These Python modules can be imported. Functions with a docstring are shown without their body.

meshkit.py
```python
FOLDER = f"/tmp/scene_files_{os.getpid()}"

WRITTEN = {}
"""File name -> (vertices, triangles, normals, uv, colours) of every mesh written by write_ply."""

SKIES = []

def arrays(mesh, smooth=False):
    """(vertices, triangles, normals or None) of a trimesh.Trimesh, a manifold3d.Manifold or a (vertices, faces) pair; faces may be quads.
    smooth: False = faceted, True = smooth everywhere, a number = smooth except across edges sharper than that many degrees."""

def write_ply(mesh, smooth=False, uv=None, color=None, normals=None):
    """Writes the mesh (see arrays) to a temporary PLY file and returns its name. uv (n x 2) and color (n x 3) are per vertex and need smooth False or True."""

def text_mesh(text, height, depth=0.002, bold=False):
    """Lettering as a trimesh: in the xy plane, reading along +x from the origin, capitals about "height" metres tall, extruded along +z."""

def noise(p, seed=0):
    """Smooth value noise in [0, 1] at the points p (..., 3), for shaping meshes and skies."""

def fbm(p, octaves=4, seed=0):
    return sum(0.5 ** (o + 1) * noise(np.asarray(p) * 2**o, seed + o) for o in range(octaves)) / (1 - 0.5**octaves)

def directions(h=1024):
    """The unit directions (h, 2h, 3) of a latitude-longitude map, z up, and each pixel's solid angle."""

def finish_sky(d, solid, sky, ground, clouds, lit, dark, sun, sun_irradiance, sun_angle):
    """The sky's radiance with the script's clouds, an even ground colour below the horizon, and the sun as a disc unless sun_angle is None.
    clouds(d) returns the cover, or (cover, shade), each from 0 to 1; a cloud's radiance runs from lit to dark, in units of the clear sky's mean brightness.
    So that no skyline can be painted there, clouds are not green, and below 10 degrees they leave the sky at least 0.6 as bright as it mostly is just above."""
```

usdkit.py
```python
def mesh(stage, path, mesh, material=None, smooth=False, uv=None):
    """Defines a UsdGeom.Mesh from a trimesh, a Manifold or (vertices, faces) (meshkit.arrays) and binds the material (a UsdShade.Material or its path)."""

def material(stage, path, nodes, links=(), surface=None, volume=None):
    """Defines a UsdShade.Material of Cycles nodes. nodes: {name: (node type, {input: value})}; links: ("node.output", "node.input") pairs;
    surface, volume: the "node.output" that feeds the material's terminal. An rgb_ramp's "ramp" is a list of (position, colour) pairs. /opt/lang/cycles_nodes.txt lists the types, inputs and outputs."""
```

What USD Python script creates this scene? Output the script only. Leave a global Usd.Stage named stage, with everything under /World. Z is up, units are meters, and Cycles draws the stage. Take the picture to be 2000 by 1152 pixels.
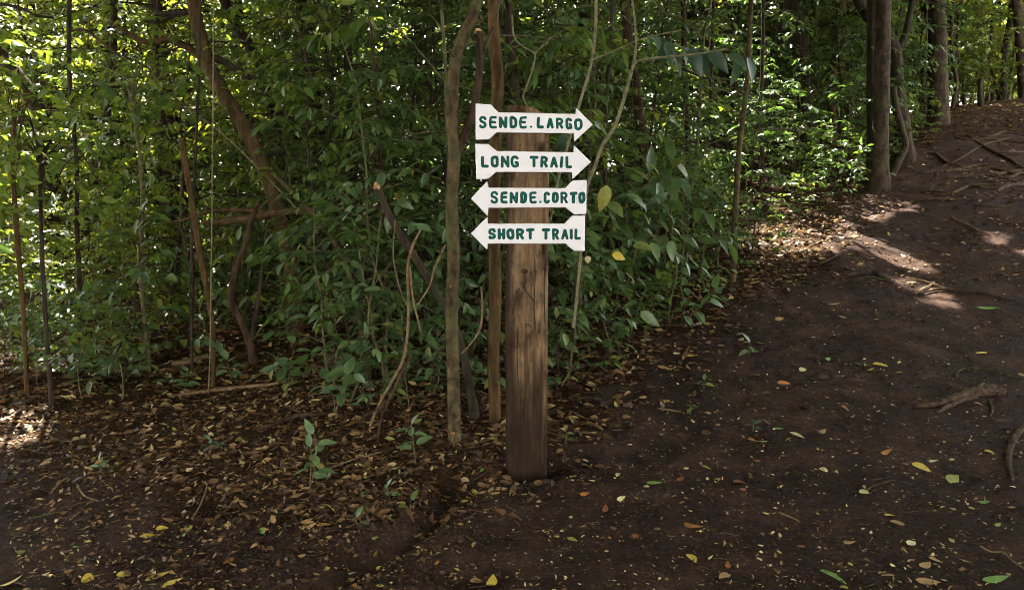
import math, random
import numpy as np, trimesh, shapely
from shapely.geometry import Polygon, LineString, Point
import mapbox_earcut as earcut
import meshkit, usdkit
from pxr import Usd, UsdGeom, UsdLux, UsdShade, Gf, Sdf, Vt

# ------------------------------------------------------------------ stage, camera, sky, sun, exposure
stage = Usd.Stage.CreateInMemory()
UsdGeom.SetStageUpAxis(stage, 'Z')
UsdGeom.SetStageMetersPerUnit(stage, 1.0)
UsdGeom.Xform.Define(stage, '/World')
UsdGeom.Scope.Define(stage, '/World/Looks')

F = 1540.0                                     # focal length in pixels of the 2000 px wide photograph
CAM = np.array([0.0, 0.0, 1.5])
PITCH = math.atan((576 - 345) / F)
EXPOSURE = 3.58
SUN_AZ, SUN_EL = math.radians(-24), math.radians(54)
SUN = np.array([math.cos(SUN_EL) * math.sin(SUN_AZ), math.cos(SUN_EL) * math.cos(SUN_AZ), math.sin(SUN_EL)])

cam = UsdGeom.Camera.Define(stage, '/World/camera')
cam.AddTranslateOp().Set(Gf.Vec3d(*CAM))
cam.AddRotateXOp().Set(90 - math.degrees(PITCH))
cam.CreateHorizontalApertureAttr(36.0)
cam.CreateFocalLengthAttr(36.0 * F / 2000)
cam.CreateExposureAttr(EXPOSURE)

sky_mat = usdkit.material(stage, '/World/Looks/sky_look', {
    'sky': ('sky_texture', {'sky_type': 'single_scattering', 'sun_disc': False, 'sun_elevation': SUN_EL, 'sun_rotation': SUN_AZ,
                            'aerosol_density': 1.5}),
    'co': ('texture_coordinate', {}),
    'n': ('noise_texture', {'scale': 3.0, 'detail': 5.0, 'roughness': 0.55}),
    'r': ('rgb_ramp', {'ramp': [(0.34, (0, 0, 0)), (0.6, (1, 1, 1))]}),
    'mx': ('mix_color', {'b': (8.1, 7.35, 6.7), 'use_clamp': False}),
    'bg': ('background_shader', {'strength': 0.12}),
}, [('co.generated', 'n.vector'), ('n.fac', 'r.fac'), ('r.color', 'mx.fac'), ('sky.color', 'mx.a'), ('mx.result', 'bg.color')],
    surface='bg.background')
dome = UsdLux.DomeLight.Define(stage, '/World/sky')
dome.CreateIntensityAttr(1.0)
UsdShade.MaterialBindingAPI.Apply(dome.GetPrim()).Bind(sky_mat)
dome.GetPrim().SetCustomDataByKey('kind', 'structure')

sun = UsdLux.DistantLight.Define(stage, '/World/sun')
sun.CreateIntensityAttr(1.25)
sun.CreateAngleAttr(0.53)
sun.CreateColorAttr(Gf.Vec3f(1.0, 0.93, 0.82))
sun.GetPrim().CreateAttribute('inputs:normalize', Sdf.ValueTypeNames.Bool).Set(True)
_z = SUN; _x = np.cross([0, 0, 1], _z); _x /= np.linalg.norm(_x); _y = np.cross(_z, _x)
sun.AddTransformOp().Set(Gf.Matrix4d(*_x, 0, *_y, 0, *_z, 0, 0, 0, 8, 1))

# ------------------------------------------------------------------ helpers
FWD = np.array([0, math.cos(PITCH), -math.sin(PITCH)])
UP = np.array([0, math.sin(PITCH), math.cos(PITCH)])
RIGHT = np.array([1.0, 0, 0])

def ray(px, py):
    d = FWD * F + RIGHT * (px - 1000) + UP * (576 - py)
    return d / d[1]

def pix(px, py, Y):
    return CAM + ray(px, py) * Y

def unpix(p):
    v = np.asarray(p) - CAM
    k = F / (v @ FWD)
    return 1000 + (v @ RIGHT) * k, 576 - (v @ UP) * k

def sstep(a, b, x):
    t = np.clip((np.asarray(x, float) - a) / (b - a), 0, 1)
    return t * t * (3 - 2 * t)

RISE_Y = [-50, 3.0, 4.2, 5.5, 7.0, 9.0, 11.0, 13.0, 14.5, 17, 22, 90]
RISE_Z = [0, 0.0, 0.05, 0.22, 0.52, 1.02, 1.56, 2.12, 2.38, 2.42, 2.2, 2.0]

def base_height(x, y):
    """The lie of the land: level round the post, climbing to the right, falling gently to the left."""
    x, y = np.asarray(x, float), np.asarray(y, float)
    yy = np.clip(y, -40, 80)
    w = sstep(-2.6, 3.6, x - 0.10 * (yy - 5))
    rise = 0.5 * (np.interp(yy - 0.35, RISE_Y, RISE_Z) + np.interp(yy + 0.35, RISE_Y, RISE_Z))
    z = rise * (0.12 + 0.88 * w)
    z = z + 0.10 * np.clip(x - 4.2, 0, 6) * sstep(3, 8, yy)
    z = z - 0.05 * np.clip(-x - 1.2, 0, 6) * sstep(2.5, 6, yy)
    z = z + 0.06 * np.clip(-x - 2.2, 0, 2) * sstep(4.2, 5.2, yy) * sstep(7.0, 5.8, yy)
    return z

def ground_hit(px, py):
    d = ray(px, py)
    Y = np.arange(1.0, 40, 0.01)
    P = CAM + d[None] * Y[:, None]
    below = P[:, 2] < base_height(P[:, 0], P[:, 1])
    k = int(np.argmax(below)) if below.any() else len(Y) - 1
    return P[k]

def px_poly(pts):
    return Polygon([tuple(ground_hit(*p)[:2]) for p in pts]).buffer(0)

TRAIL = px_poly([(1085, 905), (1110, 850), (1165, 790), (1255, 715), (1330, 655), (1450, 590), (1560, 520), (1640, 432), (1735, 365), (1795, 318), (1850, 268),
                 (1935, 262), (2300, 300), (2500, 1152), (2500, 1600), (-400, 1600), (-400, 905), (60, 890), (320, 975), (560, 1015), (720, 1030), (880, 930), (1000, 925)])
TRAIL = shapely.unary_union([TRAIL, shapely.box(-4, -3, 5, 2.3)])

def trail_weight(x, y, soft=0.22):
    """1 on the bare trail, 0 on the leaf-covered floor, ragged in between."""
    x, y = np.asarray(x, float), np.asarray(y, float)
    p = shapely.points(x, y)
    d = shapely.distance(TRAIL, p)
    inside = shapely.distance(TRAIL.boundary, p)
    sd = np.where(d > 0, -d, inside)
    n = meshkit.fbm(np.stack([x * 2.3, y * 2.3, 0 * x], -1), 3, 5) - 0.5
    return sstep(-soft, soft, sd + 0.45 * n)

GULLY = LineString([tuple(ground_hit(*p)[:2]) for p in [(875, 940), (880, 970), (850, 1010), (800, 1050), (730, 1090), (640, 1150)]])
POST_XY = np.array([pix(1031, 940, 3.84)[0], 3.84])

def height(x, y):
    """Base height plus the relief of trodden soil and litter."""
    x, y = np.asarray(x, float), np.asarray(y, float)
    q = np.stack([x, y, 0 * x], -1)
    near = sstep(16, 9, y) * sstep(9, 6, np.abs(x))
    tw = trail_weight(x, y)
    z = base_height(x, y)
    z = z + 0.16 * (meshkit.fbm(q * 0.55, 3, 11) - 0.5) * sstep(3.2, 7.0, np.hypot(x - 0.1, y - 2.5))
    z = z + near * (0.05 * (meshkit.fbm(q * 2.2, 3, 3) - 0.5) + (0.013 + 0.022 * (1 - tw)) * (meshkit.fbm(q * 11.0, 3, 7) - 0.5) + 0.012 * (meshkit.fbm(q * 26.0, 2, 9) - 0.5))
    z = z - near * 0.007 * sstep(0.66, 0.74, meshkit.noise(q * 5.0, 21))
    g = shapely.distance(GULLY, shapely.points(x, y))
    z = z - 0.075 * np.exp(-(g / 0.06) ** 2) + 0.025 * np.exp(-((g - 0.2) / 0.12) ** 2)
    r = np.hypot(x - POST_XY[0], (y - POST_XY[1]) * 1.1)
    z = z + 0.034 * np.exp(-((r - 0.21) / 0.08) ** 2) * (0.3 + meshkit.noise(q * 9, 31)) - 0.065 * np.exp(-(r / 0.22) ** 2)
    return z

def gz(x, y):
    return float(height(np.array([x]), np.array([y]))[0])

def on_ground(px, py):
    p = ground_hit(px, py)
    return np.array([p[0], p[1], gz(p[0], p[1])])

used_names = {}
def path_for(name, parent=None):
    root = '/World' if parent is None else str(parent.GetPath())
    n = used_names.get((root, name), -1) + 1
    used_names[(root, name)] = n
    return f'{root}/{name}' if n == 0 else f'{root}/{name}_{n:03d}'

def tag(prim, label=None, cat=None, group=None, kind=None):
    for k, v in (('label', label), ('category', cat), ('group', group), ('kind', kind)):
        if v: prim.SetCustomDataByKey(k, v)
    return prim

def thing(name, label, cat, loc, group=None):
    x = UsdGeom.Xform.Define(stage, path_for(name))
    x.AddTranslateOp().Set(Gf.Vec3d(*map(float, loc)))
    return tag(x.GetPrim(), label, cat, group)

def obj(name, mesh, mat, parent=None, smooth=False, origin=None):
    """One Mesh prim; the mesh is given in world coordinates and moved to the parent's origin."""
    if isinstance(mesh, list): mesh = join(mesh)
    v, f = (np.asarray(mesh[0], float), np.asarray(mesh[1])) if isinstance(mesh, tuple) else (np.array(mesh.vertices), np.array(mesh.faces))
    if origin is not None: v = v - np.asarray(origin)
    p = usdkit.mesh(stage, path_for(name, parent), (v, f), mat, smooth).GetPrim()
    return toned(p) if str(mat.GetPath()) in LEAFY else p

from scipy.sparse import coo_matrix
from scipy.sparse.csgraph import connected_components
trng = np.random.default_rng(99)
def toned(prim):
    """Gives every separate leaf of a mesh a tone of its own, which its material reads."""
    m = UsdGeom.Mesh(prim)
    n = len(m.GetPointsAttr().Get()); f = np.array(m.GetFaceVertexIndicesAttr().Get()).reshape(-1, 3)
    g = coo_matrix((np.ones(len(f) * 2), (np.concatenate([f[:, 0], f[:, 1]]), np.concatenate([f[:, 1], f[:, 2]]))), shape=(n, n))
    k, lab = connected_components(g, False)
    UsdGeom.PrimvarsAPI(prim).CreatePrimvar('tone', Sdf.ValueTypeNames.FloatArray, 'vertex').Set(Vt.FloatArray.FromNumpy(trng.uniform(0, 1, k).astype(np.float32)[lab]))
    return prim

LEAFY = set()
def join(parts):
    vs, fs, n = [], [], 0
    for p in parts:
        v, f = p if isinstance(p, tuple) else (np.array(p.vertices), np.array(p.faces))
        vs.append(np.asarray(v, float)); fs.append(np.asarray(f, int) + n); n += len(v)
    return np.vstack(vs), np.vstack(fs)

def smooth_line(P, n):
    """A Catmull-Rom curve through the points P, with n points in all."""
    P = np.asarray(P, float)
    if len(P) < 3:
        t = np.linspace(0, 1, n)[:, None]
        return P[0] + (P[-1] - P[0]) * t
    Q = np.vstack([2 * P[0] - P[1], P, 2 * P[-1] - P[-2]])
    t = np.linspace(0, len(P) - 1 - 1e-9, n)
    i = t.astype(int); u = (t - i)[:, None]
    a, b, c, d = Q[i], Q[i + 1], Q[i + 2], Q[i + 3]
    return 0.5 * (2 * b + (c - a) * u + (2 * a - 5 * b + 4 * c - d) * u ** 2 + (3 * b - a - 3 * c + d) * u ** 3)

def tube(P, R, sides=6, knobs=0.0, seed=0, cap=True):
    """A tapered tube along the points P with radii R; knobs roughens its outline."""
    P = np.asarray(P, float); n = len(P)
    R = np.broadcast_to(np.asarray(R, float), (n,)).copy()
    T = np.gradient(P, axis=0); T /= np.linalg.norm(T, axis=1, keepdims=True) + 1e-12
    ref = np.array([1.0, 0.13, 0.07]) if abs(T[:, 0]).mean() < 0.8 else np.array([0.1, 0.1, 1.0])
    A = np.cross(T, ref); A /= np.linalg.norm(A, axis=1, keepdims=True)
    B = np.cross(T, A)
    ang = np.arange(sides) * 2 * np.pi / sides
    ring = np.cos(ang)[None, :, None] * A[:, None] + np.sin(ang)[None, :, None] * B[:, None]
    rr = np.repeat(R[:, None], sides, 1)
    if knobs:
        q = P[:, None] + ring * R[:, None, None]
        s = 0.35 / max(R.mean(), 0.01)
        rr = rr * (1 + knobs * (meshkit.fbm(q * s, 2, seed) - 0.5) * 2 + knobs * 0.8 * (meshkit.noise(q * s * np.array([0.35, 0.35, 0.18]), seed + 5) - 0.5) * 2)
    V = (P[:, None] + ring * rr[..., None]).reshape(-1, 3)
    i, j = np.meshgrid(np.arange(n - 1), np.arange(sides), indexing='ij')
    a, b = i * sides + j, i * sides + (j + 1) % sides
    q = np.stack([a, b, b + sides, a + sides], -1).reshape(-1, 4)
    Fc = np.vstack([q[:, [0, 1, 2]], q[:, [0, 2, 3]]])
    if cap:
        V = np.vstack([V, P[:1], P[-1:]]); m = n * sides
        k = np.arange(sides)
        Fc = np.vstack([Fc, np.stack([0 * k + m, (k + 1) % sides, k], 1), np.stack([0 * k + m + 1, (n - 1) * sides + k, (n - 1) * sides + (k + 1) % sides], 1)])
    return V, Fc

# leaf blades: along x from 0 to 1, width along y in -0.5..0.5, curl along z
def blade(stations, fold, curl, tip=1.0):
    t = np.linspace(0, 1, stations)
    w = np.sin(np.pi * t ** 0.8) ** 0.85 * 0.5 if stations > 3 else np.array([0, 0.5, 0])
    V, Fc = [], []
    mid = [(x, 0, -curl * x * x) for x in t]
    V += mid
    for s in (1, -1):
        at = {}
        for k in range(1, stations - 1):
            at[k] = len(V); V.append((t[k] - 0.03, s * w[k], -curl * t[k] ** 2 + fold * w[k] * 2))
        for k in range(stations - 1):
            tri = []
            if k in at and k + 1 in at: tri = [(k, k + 1, at[k + 1]), (k, at[k + 1], at[k])]
            elif k + 1 in at: tri = [(k, k + 1, at[k + 1])]
            elif k in at: tri = [(k, k + 1, at[k])]
            Fc += tri if s < 0 else [(c, b, a) for a, b, c in tri]
    return np.array(V, float), np.array(Fc)

LEAF_FAR, LEAF_MID, LEAF_NEAR = blade(3, 0.08, 0.12), blade(5, 0.07, 0.18), blade(8, 0.08, 0.24)

def leaf_batch(P, D, N, L, W, template=LEAF_MID, curl=1.0):
    P, D, N = (np.asarray(a, float).reshape(-1, 3) for a in (P, D, N))
    n = len(P)
    L, W = np.broadcast_to(L, (n,)), np.broadcast_to(W, (n,))
    D = D / (np.linalg.norm(D, axis=1, keepdims=True) + 1e-9)
    B = np.cross(N, D); B /= np.linalg.norm(B, axis=1, keepdims=True) + 1e-9
    N = np.cross(D, B)
    V, Fc = template
    curl = np.broadcast_to(curl, (n,))
    out = P[:, None] + (L[:, None] * V[:, 0])[..., None] * D[:, None] + (W[:, None] * V[:, 1])[..., None] * B[:, None] + ((L * curl)[:, None] * V[:, 2])[..., None] * N[:, None]
    faces = Fc[None] + (np.arange(n) * len(V))[:, None, None]
    return out.reshape(-1, 3), faces.reshape(-1, 3)

# ------------------------------------------------------------------ materials
def mat(name, nodes, links, surface='p.BSDF'):
    return usdkit.material(stage, '/World/Looks/' + name, nodes, links, surface=surface)

def leaf_mat(name, ramp, trans, rough=0.42, tfac=0.32, spec=0.5):
    """Leaf: every leaf its own tone, glossy on top, letting some light through, with a little blotchiness."""
    LEAFY.add('/World/Looks/' + name)
    return mat(name, {
        'g': ('geometry', {}),
        'i': ('attribute', {'attribute': 'tone'}),
        'r': ('rgb_ramp', {'ramp': ramp}),
        'n': ('noise_texture', {'scale': 35.0, 'detail': 3.0}),
        'nr': ('rgb_ramp', {'ramp': [(0.3, (0.72, 0.72, 0.72)), (0.7, (1.2, 1.2, 1.15))]}),
        'm': ('mix_color', {'blend_type': 'multiply', 'fac': 1.0, 'use_clamp': False}),
        'tm': ('mix_color', {'blend_type': 'multiply', 'fac': 0.6, 'b': trans, 'use_clamp': False}),
        'tt': ('mix_color', {'fac': 0.65, 'b': trans}),
        'p': ('principled_bsdf', {'roughness': rough, 'specular_ior_level': spec}),
        't': ('translucent_bsdf', {}),
        'x': ('mix_closure', {'fac': tfac}),
    }, [('i.fac', 'r.fac'), ('g.position', 'n.vector'), ('n.fac', 'nr.fac'), ('r.color', 'm.a'), ('nr.color', 'm.b'), ('m.result', 'p.base_color'),
        ('m.result', 'tt.a'), ('tt.result', 't.color'), ('p.BSDF', 'x.closure1'), ('t.BSDF', 'x.closure2')], surface='x.closure')

M = {}
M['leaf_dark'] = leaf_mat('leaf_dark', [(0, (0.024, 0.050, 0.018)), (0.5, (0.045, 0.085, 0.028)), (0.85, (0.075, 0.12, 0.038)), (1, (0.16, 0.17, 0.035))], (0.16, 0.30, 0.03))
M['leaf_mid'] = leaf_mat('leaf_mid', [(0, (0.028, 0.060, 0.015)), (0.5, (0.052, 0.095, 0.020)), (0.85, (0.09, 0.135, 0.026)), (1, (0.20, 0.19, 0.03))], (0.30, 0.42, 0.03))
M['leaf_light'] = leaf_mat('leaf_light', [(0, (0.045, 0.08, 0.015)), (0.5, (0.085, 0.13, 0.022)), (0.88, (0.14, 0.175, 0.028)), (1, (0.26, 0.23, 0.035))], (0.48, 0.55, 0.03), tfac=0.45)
M['leaf_near'] = leaf_mat('leaf_near', [(0, (0.05, 0.095, 0.042)), (0.5, (0.085, 0.145, 0.065)), (0.9, (0.13, 0.20, 0.085)), (1, (0.2, 0.22, 0.06))], (0.22, 0.36, 0.06), rough=0.38, tfac=0.25)
M['leaf_blue'] = leaf_mat('leaf_blue', [(0, (0.030, 0.058, 0.038)), (1, (0.05, 0.09, 0.058))], (0.1, 0.2, 0.06), rough=0.4, tfac=0.2)
M['litter'] = leaf_mat('leaf_litter_look', [(0, (0.03, 0.015, 0.008)), (0.4, (0.062, 0.033, 0.017)), (0.62, (0.12, 0.064, 0.029)), (0.80, (0.21, 0.122, 0.052)), (0.91, (0.36, 0.23, 0.10)), (0.965, (0.44, 0.35, 0.19)), (0.97, (0.40, 0.34, 0.07)), (1, (0.14, 0.18, 0.05))],
                         (0.3, 0.15, 0.05), rough=0.6, tfac=0.12, spec=0.25)
M['crumb'] = leaf_mat('crumb_look', [(0, (0.05, 0.028, 0.015)), (0.4, (0.14, 0.08, 0.035)), (0.7, (0.34, 0.22, 0.09)), (1, (0.66, 0.55, 0.28))], (0.3, 0.2, 0.08), rough=0.7, tfac=0.1, spec=0.2)
for nm, c in (('yellow', (0.50, 0.38, 0.06)), ('pale', (0.58, 0.52, 0.27)), ('olive', (0.30, 0.30, 0.06)), ('orange', (0.38, 0.16, 0.045)), ('tan', (0.36, 0.23, 0.11)), ('fresh', (0.16, 0.30, 0.07)), ('rust', (0.19, 0.07, 0.03)), ('ivory', (0.62, 0.56, 0.42))):
    c = np.array(c)
    M['fallen_' + nm] = leaf_mat('fallen_' + nm, [(0, c * 0.85), (1, np.minimum(c * 1.15, 0.8))], tuple(c), rough=0.5, tfac=0.15, spec=0.35)

def bark_mat(name, dark, light, moss=None, stretch=(22, 22, 5), bump=0.5):
    nodes = {
        'g': ('geometry', {}),
        'mp': ('mapping', {'scale': stretch}),
        'n': ('noise_texture', {'scale': 1.0, 'detail': 6.0, 'roughness': 0.65, 'distortion': 0.4}),
        'r': ('rgb_ramp', {'ramp': [(0.38, dark), (0.62, light), (0.75, tuple(1.5 * c_ for c_ in light))]}),
        'n2': ('noise_texture', {'scale': 6.0, 'detail': 3.0}),
        'r2': ('rgb_ramp', {'ramp': [(0.5, (0, 0, 0)), (0.64, (0.75, 0.75, 0.75))]}),
        'm': ('mix_color', {'b': moss or light}),
        'n3': ('noise_texture', {'scale': 90.0, 'detail': 3.0}),
        'h': ('math', {'math_type': 'multiply_add', 'value2': 0.35}),
        'b': ('bump', {'strength': min(1.0, bump * 1.7), 'distance': 0.018}),
        'p': ('principled_bsdf', {'roughness': 0.9, 'specular_ior_level': 0.06}),
    }
    return mat(name, nodes, [('g.position', 'mp.vector'), ('mp.vector', 'n.vector'), ('n.fac', 'r.fac'), ('g.position', 'n2.vector'), ('n2.fac', 'r2.fac'), ('r.color', 'm.a'), ('r2.color', 'm.fac'),
                             ('g.position', 'n3.vector'), ('n3.fac', 'h.value1'), ('n.fac', 'h.value3'), ('h.value', 'b.height'), ('b.normal', 'p.normal'), ('m.result', 'p.base_color')])

M['bark_olive'] = bark_mat('bark_olive', (0.030, 0.022, 0.012), (0.095, 0.072, 0.036), (0.07, 0.075, 0.03), (20, 20, 15), 0.9)
M['bark_tan'] = bark_mat('bark_tan', (0.035, 0.020, 0.009), (0.105, 0.064, 0.028), (0.06, 0.045, 0.018))
M['bark_brown'] = bark_mat('bark_brown', (0.036, 0.023, 0.011), (0.105, 0.066, 0.032), (0.06, 0.050, 0.022))
M['bark_dark'] = bark_mat('bark_dark', (0.018, 0.013, 0.010), (0.05, 0.036, 0.026), (0.04, 0.042, 0.022))
M['bark_red'] = bark_mat('bark_red', (0.022, 0.014, 0.009), (0.066, 0.042, 0.027))
M['bark_grey'] = bark_mat('bark_grey', (0.018, 0.013, 0.009), (0.070, 0.050, 0.034), (0.04, 0.04, 0.018), (14, 14, 9))
M['dry_twig'] = bark_mat('dry_twig', (0.085, 0.055, 0.03), (0.21, 0.145, 0.08), None, (30, 30, 30))
M['vine_green'] = bark_mat('vine_green', (0.09, 0.085, 0.045), (0.19, 0.175, 0.10), None, (30, 30, 30))
M['stem_green'] = bark_mat('stem_green', (0.06, 0.055, 0.028), (0.13, 0.12, 0.06), None, (30, 30, 30))
M['cut_wood'] = bark_mat('cut_wood', (0.40, 0.22, 0.10), (0.58, 0.38, 0.20), None, (60, 60, 60))
M['scar_wood'] = bark_mat('scar_wood', (0.12, 0.06, 0.022), (0.30, 0.17, 0.07), None, (60, 60, 60))
M['root'] = bark_mat('root', (0.03, 0.020, 0.013), (0.11, 0.074, 0.05), (0.05, 0.036, 0.022), (30, 30, 30))

def soil_mat(name, ramp, ramp2, bump):
    return mat(name, {
        'g': ('geometry', {}),
        'n': ('noise_texture', {'scale': 3.2, 'detail': 8.0, 'roughness': 0.68}),
        'r': ('rgb_ramp', {'ramp': ramp}),
        'v': ('voronoi_texture', {'scale': 70.0}) if False else ('noise_texture', {'scale': 60.0, 'detail': 4.0, 'roughness': 0.7}),
        'r2': ('rgb_ramp', {'ramp': ramp2}),
        'm': ('mix_color', {'blend_type': 'multiply', 'fac': 1.0, 'use_clamp': False}),
        'n3': ('noise_texture', {'scale': 20.0, 'detail': 9.0, 'roughness': 0.75}),
        'b': ('bump', {'strength': bump, 'distance': 0.035}),
        'ro': ('map_range', {'from_min': 0.35, 'from_max': 0.65, 'to_min': 0.62, 'to_max': 0.95}),
        'p': ('principled_bsdf', {'specular_ior_level': 0.03}),
    }, [('g.position', 'n.vector'), ('n.fac', 'r.fac'), ('g.position', 'v.vector'), ('v.fac', 'r2.fac'), ('r.color', 'm.a'), ('r2.color', 'm.b'), ('m.result', 'p.base_color'),
        ('g.position', 'n3.vector'), ('n3.fac', 'b.height'), ('b.normal', 'p.normal'), ('n.fac', 'ro.value'), ('ro.result', 'p.roughness')])

M['trail'] = soil_mat('trail_soil', [(0.3, (0.023, 0.0142, 0.0105)), (0.5, (0.048, 0.0305, 0.0230)), (0.7, (0.092, 0.060, 0.045))], [(0.3, (0.55, 0.55, 0.55)), (0.55, (1, 1, 1)), (0.66, (1.5, 1.4, 1.3)), (0.74, (3.2, 2.6, 2.0))], 1.0)
M['floor'] = soil_mat('floor_soil', [(0.3, (0.016, 0.010, 0.006)), (0.5, (0.034, 0.021, 0.012)), (0.7, (0.062, 0.038, 0.021))], [(0.3, (0.5, 0.5, 0.5)), (0.5, (1, 1, 1)), (0.66, (1.8, 1.6, 1.3)), (0.78, (3.2, 2.6, 1.8))], 0.9)

M['white_paint'] = mat('white_paint', {
    'g': ('geometry', {}),
    'n': ('noise_texture', {'scale': 14.0, 'detail': 5.0, 'roughness': 0.6}),
    'r': ('rgb_ramp', {'ramp': [(0.25, (0.60, 0.575, 0.57)), (0.42, (0.70, 0.685, 0.70)), (0.8, (0.74, 0.725, 0.74))]}),
    'mp': ('mapping', {'scale': (14, 40, 160)}),
    'n2': ('noise_texture', {'scale': 1.0, 'detail': 3.0}),
    'b': ('bump', {'strength': 0.18, 'distance': 0.003}),
    'p': ('principled_bsdf', {'roughness': 0.42}),
}, [('g.position', 'n.vector'), ('n.fac', 'r.fac'), ('r.color', 'p.base_color'), ('g.position', 'mp.vector'), ('mp.vector', 'n2.vector'), ('n2.fac', 'b.height'), ('b.normal', 'p.normal')])
M['green_paint'] = mat('green_paint', {
    'g': ('geometry', {}),
    'n': ('noise_texture', {'scale': 90.0, 'detail': 3.0}),
    'r': ('rgb_ramp', {'ramp': [(0.3, (0.001, 0.050, 0.036)), (0.6, (0.001, 0.090, 0.064)), (0.75, (0.003, 0.15, 0.11))]}),
    'p': ('principled_bsdf', {'roughness': 0.55, 'specular_ior_level': 0.12}),
}, [('g.position', 'n.vector'), ('n.fac', 'r.fac'), ('r.color', 'p.base_color')])
M['steel'] = mat('screw_steel', {'p': ('principled_bsdf', {'base_color': (0.35, 0.33, 0.3), 'metallic': 0.9, 'roughness': 0.45})}, [])

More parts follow.
